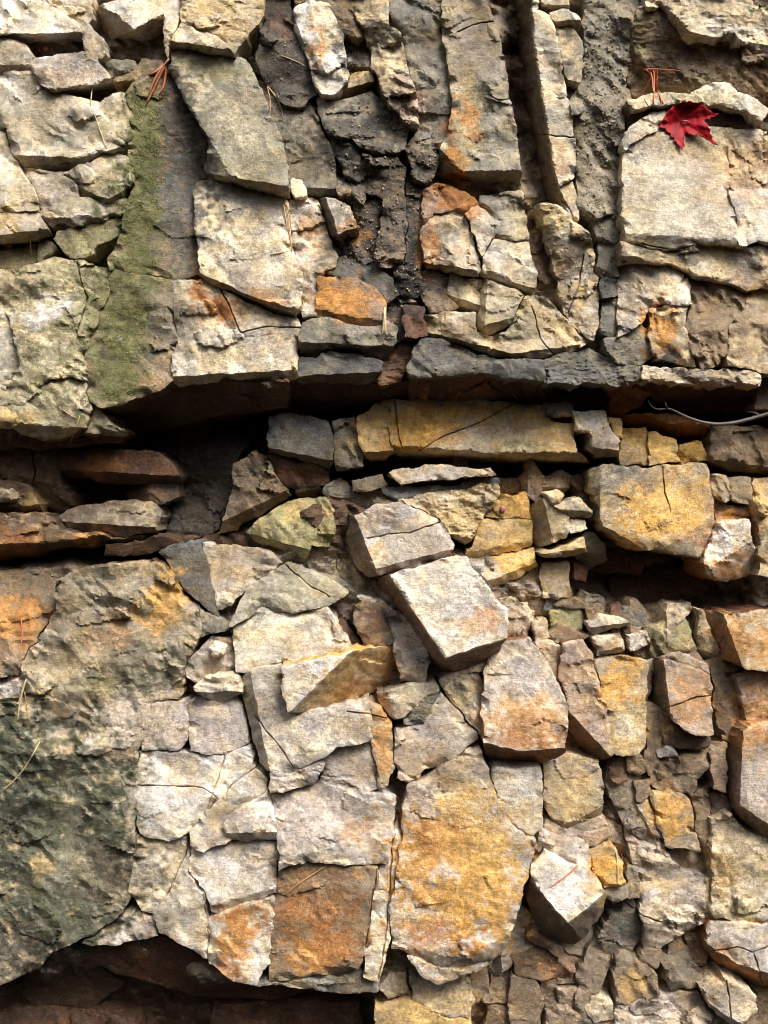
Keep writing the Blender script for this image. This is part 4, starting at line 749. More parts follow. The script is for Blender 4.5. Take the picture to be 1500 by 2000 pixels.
R("rock_block", "orange pink block with a dark left side, right of the golden column", "pink", 62, "1271,1300 1290,1291 1340,1300 1385,1321 1391,1400 1392,1436 1340,1431 1320,1411 1305,1386 1271,1372", cuts=[(1296,1286,1310,1392,2.4)], bev=4, facet=.5, tilt=(4,6), wall="dbrown")
R("rock_block", "brown grey narrow column under the dark side of the orange pink block", "brown", 28, "1266,1374 1302,1389 1300,1430 1286,1490 1264,1510 1264,1450", facet=.5)
R("rock_fragment", "dark foot stone under the orange pink block", "rbrown", 34, "1306,1396 1322,1420 1345,1436 1386,1442 1380,1456 1330,1461 1298,1451", tilt=(0,-30), bev=4)
R("rock_fragment", "small white wedge under the dark foot stone", "white", 34, "1284,1467 1310,1456 1322,1474 1290,1479", bev=3, deep=50)
R("rock_block", "dark brown block below the small white wedge", "brown", 18, "1266,1496 1290,1482 1325,1480 1385,1460 1386,1500 1361,1520 1351,1550 1291,1544 1270,1530", rough=1.5)
R("rock_block", "golden flaked block under the dark brown block, right of the diagonal ridge", "tan", 32, "1272,1546 1310,1546 1345,1561 1360,1640 1366,1662 1300,1652 1286,1600", cuts=[(1275,1550,1300,1650,.6)], facet=.7)
R("rock_fragment", "pale narrow splinter left of the golden flaked block", "pale", 24, "1244,1570 1268,1564 1282,1602 1290,1640 1276,1635 1254,1605", bev=4, cuts=[(1244,1570,1280,1642,1)])
R("rock_block", "brown narrow column right of the orange pink block", "brown", 8, "1394,1306 1412,1312 1440,1350 1444,1400 1430,1450 1412,1442 1397,1380", tilt=(-8,0))
R("rock_block", "big orange and mauve block with a dark left side at the right edge", "pink", 66, "1440,1441 1460,1421 1520,1382 1520,1640 1500,1634 1450,1600 1425,1570 1421,1520 1426,1460", cuts=[(1452,1430,1444,1580,2.2),(1444,1572,1520,1622,1.4)], facet=.6, bev=4, wall="rbrown")
R("rock_block", "orange brown block with a dark left facet at the right edge under the cave", "tan", 52, "1381,1192 1411,1201 1460,1197 1520,1196 1520,1316 1460,1306 1400,1281 1386,1260", cuts=[(1412,1196,1450,1300,1.7)], bev=4, facet=.5, tilt=(0,10), wall="rbrown")
R("rock_block", "pinkish rock at the right edge between the two dark sided blocks", "pink", 26, "1442,1322 1500,1312 1520,1321 1520,1376 1462,1412 1447,1360", rough=1.4)
R("rock_block", "gold buff block under the orange bottomed block", "tan", 36, "1066,1492 1100,1477 1168,1491 1180,1540 1170,1590 1111,1616 1076,1600 1066,1560", facet=.7, cuts=[(1070,1596,1112,1606,1),(1112,1606,1175,1576,1)])
R("rock_block", "white fronted pointed block with dark undersides in the lower right", "white", 100, "1034,1762 1042,1690 1062,1660 1112,1690 1150,1700 1172,1728 1184,1752 1166,1800 1122,1846 1110,1862 1070,1832 1045,1800", cuts=[(1056,1740,1108,1802,2.2),(1110,1802,1184,1742,2.2)], bev=3.5, facet=.3, deep=130, tilt=(0,10), wall="dbrown")
R("rock_block", "pale rough block behind the white fronted pointed block", "mauve", 52, "1044,1656 1060,1628 1110,1638 1150,1650 1152,1696 1112,1686 1064,1656 1046,1680", rough=1.6)
R("rock_block", "bright gold stone with a pale needle on it, right of the white fronted block", "gold", 50, "1152,1661 1190,1651 1205,1661 1222,1726 1182,1730 1160,1702", facet=.4, bev=4)
R("rock_fragment", "grey stub under the bright gold stone", "grey", 40, "1180,1734 1224,1729 1228,1750 1200,1760 1186,1752", bev=4)
R("rock_fragment", "pair forming pink brown chip above the bright gold stone", "pink", 34, "1132,1632 1185,1616 1195,1635 1166,1646 1142,1650", bev=4)
R("rock_outcrop", "dark grey sloping face below the bright gold stone", "slate", 10, "1150,1852 1200,1792 1244,1772 1250,1830 1231,1860 1190,1890 1160,1960 1140,2020 1128,2020 1130,1900", tilt=(-14,0), rough=1.6)
R("rock_outcrop", "grey buff rough face right of the dark grey sloping face", "mauve", 22, "1222,1622 1250,1602 1280,1640 1300,1662 1330,1702 1374,1712 1374,1800 1330,1829 1290,1849 1262,1849 1252,1750", rough=2.0, tilt=(6,0))
R("rock_outcrop", "buff ochre face at the right edge below the big orange and mauve block", "buff", 30, "1392,1600 1425,1590 1450,1622 1520,1662 1520,1800 1450,1799 1392,1790 1390,1700", rough=1.6)
R("rock_block", "brown block with an orange underside at the right edge near the bottom", "mauve", 54, "1386,1803 1430,1802 1520,1811 1520,1916 1490,1925 1440,1900 1400,1880 1380,1856", cuts=[(1380,1842,1440,1882,1.8),(1440,1882,1520,1908,1.4)], bev=4, wall="rust")
R("rock_slab", "pale cracked slab leaning in the bottom right corner", "pale", 56, "1371,1932 1420,1912 1480,1946 1476,1980 1440,2002 1400,1986", cuts=[(1371,1950,1440,1996,1.2)], bev=4)
R("rock_outcrop", "diagonal grey ridge between the gold buff block and the golden flaked block", "grey", 12, "1192,1480 1250,1478 1262,1512 1248,1560 1256,1606 1330,1700 1300,1660 1220,1616 1196,1560 1184,1530", rough=1.6)
R("rock_fragment", "rounded buff stone left of the bottom ochre slab", "buff", 20, "742,1932 765,1902 790,1902 795,1940 760,1951", bev=5)
R("rock_block", "mauve broken block at the bottom centre under the large ochre slab", "mauve", 18, "800,1908 860,1926 918,1921 918,1986 880,1986 810,1956", rough=1.4)
R("rock_slab", "ochre slab along the bottom edge of the centre", "gold", 26, "736,1962 800,1957 812,1962 880,1992 918,1992 915,2020 735,2020", facet=.6)
R("rock_fragment", "small brown stone right of the mauve broken block", "brown", 4, "923,1902 950,1892 956,1950 926,1961")
R("rock_block", "dark brown stone right of the foot of the large ochre slab", "rbrown", 10, "1000,1862 1040,1846 1110,1872 1125,1900 1060,1910 1010,1901", tilt=(0,10))
R("rock_block", "brown upright stone low in the bottom jumble", "brown", 12, "1002,1906 1050,1916 1056,1960 1050,2020 1030,2020 992,1962", rough=1.3)
R("rock_fragment", "wedge shaped chip in the bottom jumble next to the dark sloping face", "mauve", 14, "1090,1932 1138,1936 1130,1965 1096,1961", bev=4)
R("rock_block", "mauve brown stone on the bottom edge left of the dark sloping face", "pink", 16, "1070,1976 1110,1966 1138,1990 1134,2020 1062,2020", bev=5)
R("rock_block", "brown triangular stone on the bottom edge beside the small brown stone", "brown", 8, "956,1962 992,1972 1020,2020 938,2020")
R("rock_block", "brown block with an ochre patch in the bottom right jumble", "brown", 24, "1202,1892 1250,1882 1280,1901 1290,1940 1250,1960 1206,1960", rough=1.5)
R("rock_block", "grey brown block in the bottom jumble left of the orange underside block", "grey", 20, "1290,1872 1340,1862 1368,1902 1368,1926 1312,1930", rough=1.4)
R("rock_block", "wide mauve broken rock along the bottom edge at the right", "mauve", 22, "1204,1968 1290,1948 1360,1938 1392,1990 1380,2020 1202,2020", rough=2.0)
R("rock_block", "dark rock in the bottom right corner beside the pale cracked slab", "brown", 10, "1446,2004 1480,1984 1484,1940 1520,1926 1520,2020 1440,2020", rough=1.3)
R("rock_fragment", "brown chip at the foot of the grey buff rough face", "brown", 20, "1256,1856 1292,1854 1284,1892 1254,1876", bev=4)

for args in (
 ("rock_fragment","dark chip at the foot of the golden yellow column","rbrown",18,"1196,1482 1222,1478 1226,1520 1206,1536 1192,1512"),
 ("rock_fragment","rust brown square chip beside the foot of the golden yellow column","brown",22,"1228,1478 1258,1476 1262,1500 1244,1512 1228,1504"),
 ("rock_fragment","grey splinter in the groove left of the orange pink block","grey",4,"1268,1292 1278,1286 1272,1340 1266,1370 1264,1330"),
 ("rock_fragment","tall brown strip right of the golden flaked block","brown",14,"1352,1556 1384,1530 1388,1600 1384,1690 1370,1660 1362,1610"),
 ("rock_fragment","reddish chip between the dark brown block and the big orange and mauve block","pink",24,"1390,1462 1418,1452 1420,1500 1416,1548 1396,1540 1390,1500"),
 ("rock_fragment","dark upright sliver left of the big orange and mauve block","dbrown",10,"1390,1552 1416,1556 1424,1586 1394,1598"),
 ("rock_fragment","mauve cap chip above the orange pink block","mauve",34,"1296,1284 1330,1276 1384,1300 1386,1316 1340,1296"),
 ("rock_fragment","brown chip under the shoulder of the orange bottomed block","brown",14,"1104,1220 1150,1244 1138,1250 1100,1258 1066,1250 1072,1238"),
 ("rock_fragment","dark broken stone under the white fronted pointed block","rbrown",24,"1040,1812 1066,1836 1100,1858 1098,1868 1044,1844 1028,1830"),
 ("rock_fragment","grey chip right below the dark sloping face","grey",18,"1206,1866 1228,1862 1252,1874 1248,1880 1204,1890"),
 ("rock_fragment","small pale chip near the bottom, left of the wide mauve broken rock","pale",22,"1146,1968 1170,1950 1196,1962 1198,1990 1160,1996"),
 ("rock_fragment","brown chip on the bottom edge left of the wide mauve broken rock","brown",18,"1142,2000 1196,1994 1198,2020 1138,2020"),
 ("rock_fragment","dark chip beneath the brown upright stone","dbrown",2,"1058,1912 1086,1916 1090,1960 1064,1970 1058,1950"),
 ("rock_block","mauve rough stone between the gold buff block and the white fronted block","mauve",26,"1066,1604 1110,1620 1176,1594 1186,1612 1130,1630 1080,1632 1060,1624"),
 ("rock_fragment","brown wedge at the left foot of the white fronted pointed block","brown",30,"1040,1650 1058,1628 1056,1612 1064,1600 1060,1640 1044,1690"),
 ("rock_fragment","grey chip in the hollow right of the bright gold stone","grey",26,"1226,1690 1244,1700 1250,1748 1232,1752"),
 ("rock_fragment","brown flake above the golden flaked block","brown",26,"1240,1530 1266,1524 1272,1542 1262,1560 1246,1562"),
 ("rock_fragment","orange brown chip on the overhung edge under the buff ochre face","tan",24,"1376,1718 1390,1716 1390,1786 1378,1796"),
 ("rock_fragment","brown step stone under the cave, above the orange pink block","brown",6,"1300,1292 1360,1276 1380,1296 1330,1276"),
 ("rock_fragment","thin slate under the row of brown chips below the cave","slate",-6,"1180,1196 1230,1186 1262,1200 1258,1224 1236,1218 1230,1206"),
 ("rock_fragment","brown chip beside the dark flaky rock under the cave","brown",0,"1146,1190 1176,1180 1180,1198 1150,1212"),
 ("rock_fragment","tan chip above the buff shoulder stone","tan",10,"1040,1216 1066,1208 1070,1248 1046,1250"),
):
    R(*args, bev=2.5, rough=1.3)

# ------------------------------------------------------------------ small broken pieces packed between the blocks
def clip(poly, a, b, c):
    out = []
    for i in range(len(poly)):
        p, q = poly[i], poly[(i + 1) % len(poly)]
        dp, dq = a * p[0] + b * p[1] - c, a * q[0] + b * q[1] - c
        if dp <= 0: out.append(p)
        if dp * dq < 0:
            t = dp / (dp - dq); out.append((p[0] + t * (q[0] - p[0]), p[1] + t * (q[1] - p[1])))
    return out
def rubble(x0, y0, x1, y1, sx, sy, skew, h, cols, label, group, seed, need=.5, lay=0):
    rnd = np.random.RandomState(seed); pts = []
    ny, nx = int((y1 - y0) / sy) + 3, int((x1 - x0) / sx) + 3
    for j in range(-1, ny):
        for i in range(-1, nx):
            y = y0 + (j + rnd.uniform(.08, .92)) * sy
            pts.append((x0 + (i + (j % 2) * .5 + rnd.uniform(.08, .92)) * sx + skew * (y - y0), y))
    gx, gy = np.meshgrid(np.arange(x0, x1, 4.0), np.arange(y0, y1, 4.0)); gx, gy = gx.ravel(), gy.ravel()
    cov = np.zeros(gx.shape, bool)
    for c in list(COVER): cov |= inside(gx, gy, c)
    for k, (px, py) in enumerate(pts):
        if not (x0 - 10 < px < x1 + 10 and y0 - 10 < py < y1 + 10): continue
        poly = [(px - 1.6 * sx, py - 1.6 * sy), (px + 1.6 * sx, py - 1.6 * sy), (px + 1.6 * sx, py + 1.6 * sy), (px - 1.6 * sx, py + 1.6 * sy)]
        for m, (qx, qy) in enumerate(pts):
            if m == k or abs(qx - px) > 3 * sx or abs(qy - py) > 3 * sy: continue
            a, b = (qx - px), (qy - py); poly = clip(poly, a, b, a * (px + qx) / 2 + b * (py + qy) / 2 - 1.2 * math.hypot(a, b))
            if len(poly) < 3: break
        if len(poly) < 3: continue
        ins = inside(gx, gy, poly)
        if ins.sum() < 9 or (cov[ins]).mean() > 1 - need: continue
        s = ' '.join('%.1f,%.1f' % q for q in poly)
        ang = rnd.uniform(0, 6.28); cxp, cyp = np.mean(poly, 0)
        cut = ((cxp - 40, cyp + rnd.uniform(.0, .35) * sy, cxp + 40, cyp + rnd.uniform(.0, .35) * sy, rnd.uniform(.9, 1.8)),) if rnd.rand() < .5 else ((cxp - rnd.uniform(0, .3) * sx, cyp - 40, cxp - rnd.uniform(0, .3) * sx, cyp + 40, rnd.uniform(.9, 1.8)),)
        o = R("rock_chip", label, cols[rnd.randint(len(cols))], h + rnd.uniform(-14, 12), s, tilt=(rnd.uniform(-22, 22), rnd.uniform(-20, 20)), cuts=cut, rough=1.3, bev=1.8, deep=60, lay=lay)
        o['group'] = group
rubble(1000, 1185, 1520, 2010, 44, 104, .06, -2, ['brown', 'mauve', 'brown', 'rbrown', 'grey', 'tan'], "small broken brown rock chip packed between the blocks at the lower right", "chips packed between the lower right blocks", 11, .4)
rubble(920, 1840, 1150, 2010, 36, 40, 0, -12, ['brown', 'rbrown', 'grey', 'mauve'], "dark crumbled rock chip at the bottom edge below the large ochre orange slab", "crumbled chips at the bottom edge", 12, .45)
rubble(500, -20, 1250, 720, 40, 90, .10, 80, ['grey', 'brown', 'dark', 'umber'], "narrow grey brown rock chip in the weathered middle of the upper bed", "chips in the middle of the upper bed", 13, .55)
rubble(340, 930, 1160, 1200, 56, 40, .2, -30, ['grey', 'dbrown', 'brown', 'rbrown'], "shadowed rock chip in the gaps around the leaning blocks", "chips around the leaning blocks", 14, .5, 2)
rubble(640, 1160, 960, 1360, 40, 46, 0, 22, ['mauve', 'brown', 'buff'], "small buff rock chip in the hollow left of the larger leaning block", "chips beside the larger leaning block", 15, .5)
# ------------------------------------------------------------------ small things lying on the rock
bpy.context.view_layer.update()
DG = bpy.context.evaluated_depsgraph_get()
def surf(x, y):
    """how far the rock stands out at traced point (x, y)"""
    o = Vector((0, -D * S, 0)); d = Vector(world_pt(np.array(x, float), np.array(y, float), np.array(0.0))) - o
    ok, loc, n, i, ob, m = scene.ray_cast(DG, o, d.normalized())
    return -loc.y / S if ok else 0.0

def tube_geo(pts, rad, sides=6):
    pts = np.array(pts, float); n = len(pts)
    t = np.gradient(pts, axis=0); t /= np.linalg.norm(t, axis=1)[:, None] + 1e-12
    up = np.array([0, -1.0, 0.03]); V = []; F = []
    for i in range(n):
        a = np.cross(t[i], up); a /= np.linalg.norm(a) + 1e-9; b = np.cross(t[i], a)
        for k in range(sides):
            an = 2 * math.pi * k / sides
            V.append(pts[i] + rad[i] * (a * math.cos(an) + b * math.sin(an)))
    for i in range(n - 1):
        for k in range(sides):
            F.append((i * sides + k, i * sides + (k + 1) % sides, (i + 1) * sides + (k + 1) % sides, (i + 1) * sides + k))
    c0 = len(V); V += [pts[0], pts[-1]]
    for k in range(sides):
        F.append((c0, (k + 1) % sides, k, k)); F.append((c0 + 1, (n - 1) * sides + k, (n - 1) * sides + (k + 1) % sides, (n - 1) * sides + (k + 1) % sides))
    return V, F

def line_on_rock(s, lift=1.5, bow=0.0, step=7):
    q = dens(P(s), step, False)
    if len(q) > 4:                                    # ease the corners
        for _ in range(2): q[1:-1] = (q[:-2] + 2 * q[1:-1] + q[2:]) / 4
    hit = np.array([surf(x, y) for x, y in q])
    u = np.linspace(0, 1, len(q))
    base = hit[0] * (1 - u) + hit[-1] * u
    h = np.maximum(base, np.minimum(hit, base + 40)) + lift + bow * np.sin(u * math.pi)
    for _ in range(2): h[1:-1] = np.maximum(hit[1:-1] + .6, (h[:-2] + 2 * h[1:-1] + h[2:]) / 4)
    return world_pt(q[:, 0], q[:, 1], h)

def poly_obj(name, V, F, mat, parent=None, smooth=True):
    V = np.array(V); o = V.mean(0)
    me = bpy.data.meshes.new(name); me.from_pydata((V - o).tolist(), [], [tuple(dict.fromkeys(f)) for f in F]); me.update()
    me.polygons.foreach_set("use_smooth", [smooth] * len(me.polygons)); me.materials.append(mat)
    ob = bpy.data.objects.new(name, me); col.objects.link(ob); ob.location = o
    if parent is not None:
        ob.parent = parent; ob.location = Vector(o) - parent.location
    return ob

def tag(ob, label, cat, group=None):
    ob['kind'] = 'thing'; ob['label'] = label; ob['category'] = cat
    if group: ob['group'] = group

STRAW = plain_material("dry_straw_needle", (.52, .40, .22), .55, .25, 300)
TANN = plain_material("brown_needle", (.36, .20, .09), .55, .25, 300)
REDN = plain_material("rust_red_needle", (.50, .13, .05), .5, .25, 300)
ROOT = plain_material("weathered_root", (.10, .078, .07), .5, .4, 260)

def needle(s, label, mat=STRAW, r=1.1, group="pine needles caught on the rock", lift=1.5):
    p = line_on_rock(s, lift)
    u = np.linspace(0, 1, len(p))
    V, F = tube_geo(p, r * S * (1 - .65 * u ** 3) * (0.75 + .25 * np.minimum(1, u * 6)))
    tag(poly_obj("pine_needle", V, F, mat), label, "pine needle", group)

needle("181,168 178,188 177,206", "short pale needle hanging over the black undercut of the mauve slab")
needle("184,222 193,248 202,275 215,302", "pale needle lying near the right end of the largest pale slab")
needle("58,462 60,480 61,500", "tiny pale needle hanging in the dark slot at the left edge")
needle("138,862 147,838 156,812", "straw needle crossing the lower lip of the rounded buff boulder", r=1.3)
needle("122,800 138,812 150,816", "thin brown needle lying flat on the rounded buff boulder", TANN)
needle("41,1208 44,1235 40,1265 38,1292", "thin rust needle standing against the orange and brown block", REDN)
needle("51,1327 44,1348 38,1375 34,1410", "thick pale needle at the top of the lichen covered face", STRAW, 2.0)
needle("48,1352 53,1382 55,1408", "thin brown needle just right of the thick pale one", TANN, .9)
needle("78,1448 62,1478 45,1505 22,1530 0,1548", "long curved pale needle across the lichen covered face at the left edge", STRAW, 1.3)
needle("632,1694 608,1710 580,1728 556,1750", "brown needle lying slantwise on the rusty brown panel", TANN, 1.5)
needle("1129,1690 1110,1708 1090,1722 1074,1734", "rust needle crossing the white fronted pointed block", REDN, 1.3)
needle("1200,1650 1205,1675 1207,1700 1206,1732", "upright pale needle on the bright gold stone", STRAW, 1.5)
needle("1212,1662 1219,1690 1228,1740", "thin brown needle right of the bright gold stone", TANN, 1.0)
needle("524,170 540,190 550,212 553,230", "straw needle on the black gritty face beside the grey green slab")
needle("522,168 528,195 529,226", "thin brown needle left of the straw one on the black gritty face", TANN, .9)
needle("1000,768 1008,777 1016,787", "short grey needle under the overhang above the long ochre slab")
needle("528,497 545,494 570,489", "flat straw needle across the lower part of the pale pink slab")
needle("548,108 570,116 596,128", "pale needle lying across the black gritty face near the top", STRAW, .9)
needle("1255,185 1262,200 1270,212", "thin straw needle dangling left of the red leaf", STRAW, .8)

def bundle(name, label, parts, cat, mats, r=1.2):
    x, y = P(parts[0])[0]
    e = bpy.data.objects.new(name, None); e.location = Vector(world_pt(np.array(x), np.array(y), np.array(surf(x, y)))); col.objects.link(e)
    e.empty_display_size = .01
    tag(e, label, cat, "bundles of fallen pine needles")
    for i, s in enumerate(parts):
        p = line_on_rock(s, 1.8 + .9 * (i % 4))
        u = np.linspace(0, 1, len(p))
        V, F = tube_geo(p, r * S * (1 - .6 * u ** 3) * (1 if i % 2 else 1.25))
        poly_obj("needle", V, F, mats[i % len(mats)], e)
bundle("pine_needle_bundle", "orange brown pine needle cluster hanging at the top of the moss streak",
       ["322,120 310,138 300,160 291,190 285,206", "324,122 314,140 302,168 294,188 287,200", "326,118 318,138 306,160 297,184", "330,115 318,130 305,150 296,170 290,186",
        "324,126 324,145 320,168 312,184", "333,110 325,124 316,134", "318,128 304,142 290,146"], "pine needles", [REDN, TANN, REDN, TANN], 1.9)
bundle("pine_needle_bundle", "bunch of brown pine needles hanging at the right side of the pale pink slab",
       ["556,395 560,420 564,450 570,492", "558,398 564,425 567,455 571,490", "560,400 566,420 566,445", "554,400 559,430 562,452", "561,404 568,430 567,470"], "pine needles", [TANN, STRAW], 1.2)
bundle("pine_needle_bundle", "pair of upright straw needles under the bright orange block",
       ["751,600 750,620 747,655", "753,602 753,625 754,654", "750,606 752,630 751,650"], "pine needles", [STRAW], 1.5)
bundle("pine_needle_bundle", "tangle of red orange needles on the dark hollow above the red leaf",
       ["1256,136 1278,135 1300,136 1330,138", "1262,136 1272,146 1279,160 1283,176", "1276,137 1279,152 1276,168 1279,180 1276,200 1275,217", "1284,138 1282,150 1286,164 1281,178", "1270,140 1276,156 1274,172 1278,182",
        "1288,178 1291,194 1299,208 1305,216", "1273,148 1264,166 1254,184", "1285,150 1277,160 1287,170 1277,178", "1279,140 1286,146 1274,154 1288,162 1274,168 1286,176", "1284,176 1290,190 1294,204"], "pine needles", [REDN], 1.2)

# the curved root under the overhang
def root():
    e = bpy.data.objects.new("root", None)
    p = P("1266,783 1270,792 1278,799 1290,801 1303,796 1314,800 1330,809 1350,818 1372,825 1398,829 1428,827 1455,821 1480,814 1520,802 1560,790")
    q = dens(p, 6, False)
    for _ in range(3): q[1:-1] = (q[:-2] + 2 * q[1:-1] + q[2:]) / 4
    h = np.array([surf(x, y) for x, y in q]); h = np.maximum(h, 62) + 4
    for _ in range(12): h[1:-1] = (h[:-2] + 2 * h[1:-1] + h[2:]) / 4
    W = world_pt(q[:, 0], q[:, 1], h); u = np.linspace(0, 1, len(q))
    e.location = Vector(W[len(W) // 2]); col.objects.link(e); e.empty_display_size = .01
    tag(e, "thin grey brown root curving out from under the overhang at the right", "root")
    r = (1.2 + 2.6 * sstep(0, .6, u) + .45 * vnoise(u * 40, u * 0, 5) + .3 * vnoise(u * 110, u * 0, 6)) * S
    poly_obj("main_stem", *tube_geo(W, r, 8), ROOT, e)
    i = int(np.argmin(np.abs(q[:, 0] - 1303))); a = W[i]
    poly_obj("side_stub", *tube_geo([a + np.array([.0, -.001, 0]), a + np.array([-.002, -.003, .005]), a + np.array([-.004, -.004, .009])], np.array([2.0, 1.6, .8]) * S, 6), ROOT, e)
    i = int(np.argmin(np.abs(q[:, 0] - 1486))); a = W[i]
    poly_obj("side_stub", *tube_geo([a, a + np.array([-.008, .002, .005]), a + np.array([-.018, .006, .007])], np.array([2.2, 1.6, .8]) * S, 6), ROOT, e)
root()

# the red maple leaf
def leaf():
    m = bpy.data.materials.new("red_leaf"); m.use_nodes = True
    nt = m.node_tree; bs = nt.nodes["Principled BSDF"]
    at = nt.nodes.new("ShaderNodeAttribute"); at.attribute_name = "Col"
    nt.links.new(at.outputs['Color'], bs.inputs['Base Color'])
    bs.inputs['Roughness'].default_value = .6; bs.inputs['Specular IOR Level'].default_value = .2
    out = P("1287,248 1292,241 1294,234 1299,226 1303,218 1309,213 1315,207 1324,205 1329,201 1336,202 1345,198 1352,200 1361,200 1367,204 1376,206 1380,212 1388,216 1393,221 1405,222 1398,228 1386,230 1388,234 1378,234 1375,237 1382,242 1383,248 1388,253 1386,260 1392,266 1391,272 1397,277 1405,285 1392,281 1385,275 1379,273 1375,269 1369,267 1363,261 1356,267 1352,264 1346,263 1340,260 1336,264 1337,270 1336,278 1338,285 1334,288 1333,295 1327,286 1323,284 1321,278 1316,276 1317,270 1310,268 1309,261 1302,258 1299,251 1294,252")
    c = np.array([1331., 238.])
    tips = [(1333,292), (1402,284), (1402,223), (1345,202), (1290,246)]
    rnd = np.random.RandomState(4)
    B = dens(out, 2.5); lo, hi = B.min(0), B.max(0)
    gx, gy = np.meshgrid(np.arange(lo[0], hi[0], 2.4), np.arange(lo[1], hi[1], 2.4)); gx = gx.ravel() + rnd.uniform(-.6, .6, gx.size); gy = gy.ravel() + rnd.uniform(-.6, .6, gy.size)
    k = inside(gx, gy, B); gx, gy = gx[k], gy[k]; k = seg_dist(gx, gy, B, np.roll(B, -1, 0)) > 1.2
    A = np.concatenate([B, np.stack([gx[k], gy[k]], -1)])
    vo, _, fo, _, _, _ = delaunay_2d_cdt([Vector(p) for p in A], [(i, (i + 1) % len(B)) for i in range(len(B))], [], 1, 1e-4, True)
    T = np.array([f for f in fo if len(f) == 3]); V2 = np.array([(v.x, v.y) for v in vo]); ct = V2[T].mean(1); T = T[inside(ct[:, 0], ct[:, 1], B)]; x, y = V2.T
    hit = np.array([surf(a, b) for a, b in V2])
    dv = seg_dist(x, y, [c] * 5, tips)
    r = np.hypot(x - c[0], y - c[1])
    M = np.stack([x - c[0], y - c[1], np.ones(len(x))], -1); co, *_ = np.linalg.lstsq(M, hit, rcond=None)
    pl = M @ co
    h = pl + 5 + .30 * dv + 3 * np.sin(x / 15 + y / 23) + .0022 * r * r + 1.2 * fbm(x / 14, y / 14, 3)
    h = np.where(h < hit + 2, hit + 2, h)
    t = sstep(1.8, .2, dv)[:, None] * .8
    colr = np.array([.27, .001, .006]) * (1 + .35 * fbm(x / 16, y / 16, 9))[:, None] * (1 - .0 * t) * (1 - t) + t * np.array([.40, .02, .03])
    e = seg_dist(x, y, B, np.roll(B, -1, 0)); ed = sstep(4, 0, e)[:, None] * .5; colr = colr * (1 - ed) + ed * np.array([.34, .003, .012])
    n = len(x); W = np.concatenate([world_pt(x, y, h), world_pt(x, y, h - .7)])
    eg = np.concatenate([T[:, [0, 1]], T[:, [1, 2]], T[:, [2, 0]]]); key = np.sort(eg, 1); _, inv, cnt = np.unique(key, axis=0, return_inverse=True, return_counts=True); be = eg[cnt[inv.ravel()] == 1]
    F = np.concatenate([T[:, ::-1], T + n, np.stack([be[:, 0], be[:, 1], be[:, 1] + n], -1), np.stack([be[:, 0], be[:, 1] + n, be[:, 0] + n], -1)])
    o = W.mean(0)
    ob = bpy.data.objects.new("maple_leaf", make_mesh("maple_leaf", W - o, F, np.concatenate([colr, colr * .9]), m)); ob.location = o; col.objects.link(ob)
    tag(ob, "bright red fallen maple leaf resting on the big smooth cream face", "leaf")
    i = int(np.argmin(r)); a = world_pt(x[i], y[i], h[i] + 1)
    b = [a, a + np.array([.002, -.0035, .001]), a + np.array([.006, -.005, .0005]), a + np.array([.011, -.0045, -.001])]
    st = plain_material("leaf_stalk", (.55, .16, .14), .45)
    poly_obj("leaf_stalk", *tube_geo(b, np.array([1.6, 1.3, 1.2, 1.0]) * S, 6), st, ob)
leaf()

# seeds and a bud
def seed_body(x, y, r, sq, rnd):
    h = surf(x, y) + r * .5; c = world_pt(np.array(x), np.array(y), np.array(h)); V = []; F = []
    na, nb = 8, 6
    for j in range(nb + 1):
        ph = math.pi * j / nb
        for k in range(na):
            a = 2 * math.pi * k / na; rr = r * S * (1 + .12 * rnd.uniform(-1, 1))
            V.append(c + rr * np.array([math.sin(ph) * math.cos(a) * sq, math.sin(ph) * math.sin(a), math.cos(ph)]))
    for j in range(nb):
        for k in range(na):
            F.append((j * na + k, j * na + (k + 1) % na, (j + 1) * na + (k + 1) % na, (j + 1) * na + k))
    return V, F
rs = np.random.RandomState(8)
SEEDM = plain_material("red_brown_seed", (.33, .10, .06), .45, .4, 500)
for x, y, r, l in ((77,97,5.5,"reddish seed, left one of the pair in the brown hollow of the white corner slab"), (89,95,6,"reddish seed, right one of the pair in the brown hollow of the white corner slab"),
                   (15,481,7,"pinkish seed husk at the left end of the dark slot")):
    tag(poly_obj("seed", *seed_body(x, y, r, 1.2, rs), SEEDM), l, "seed", "fallen seeds")
BUD = plain_material("pink_bud", (.45, .16, .17), .5)
b_ = poly_obj("flower_bud", *seed_body(982, 994, 6, 1.0, rs), BUD); tag(b_, "tiny pink bud on a dry stalk against the upper ochre tan block", "bud")
poly_obj("stalk", *tube_geo(line_on_rock("982,998 978,1008 974,1016", 2, 0, 3), np.full(len(line_on_rock("982,998 978,1008 974,1016", 2, 0, 3)), 1.0 * S)), TANN, b_)

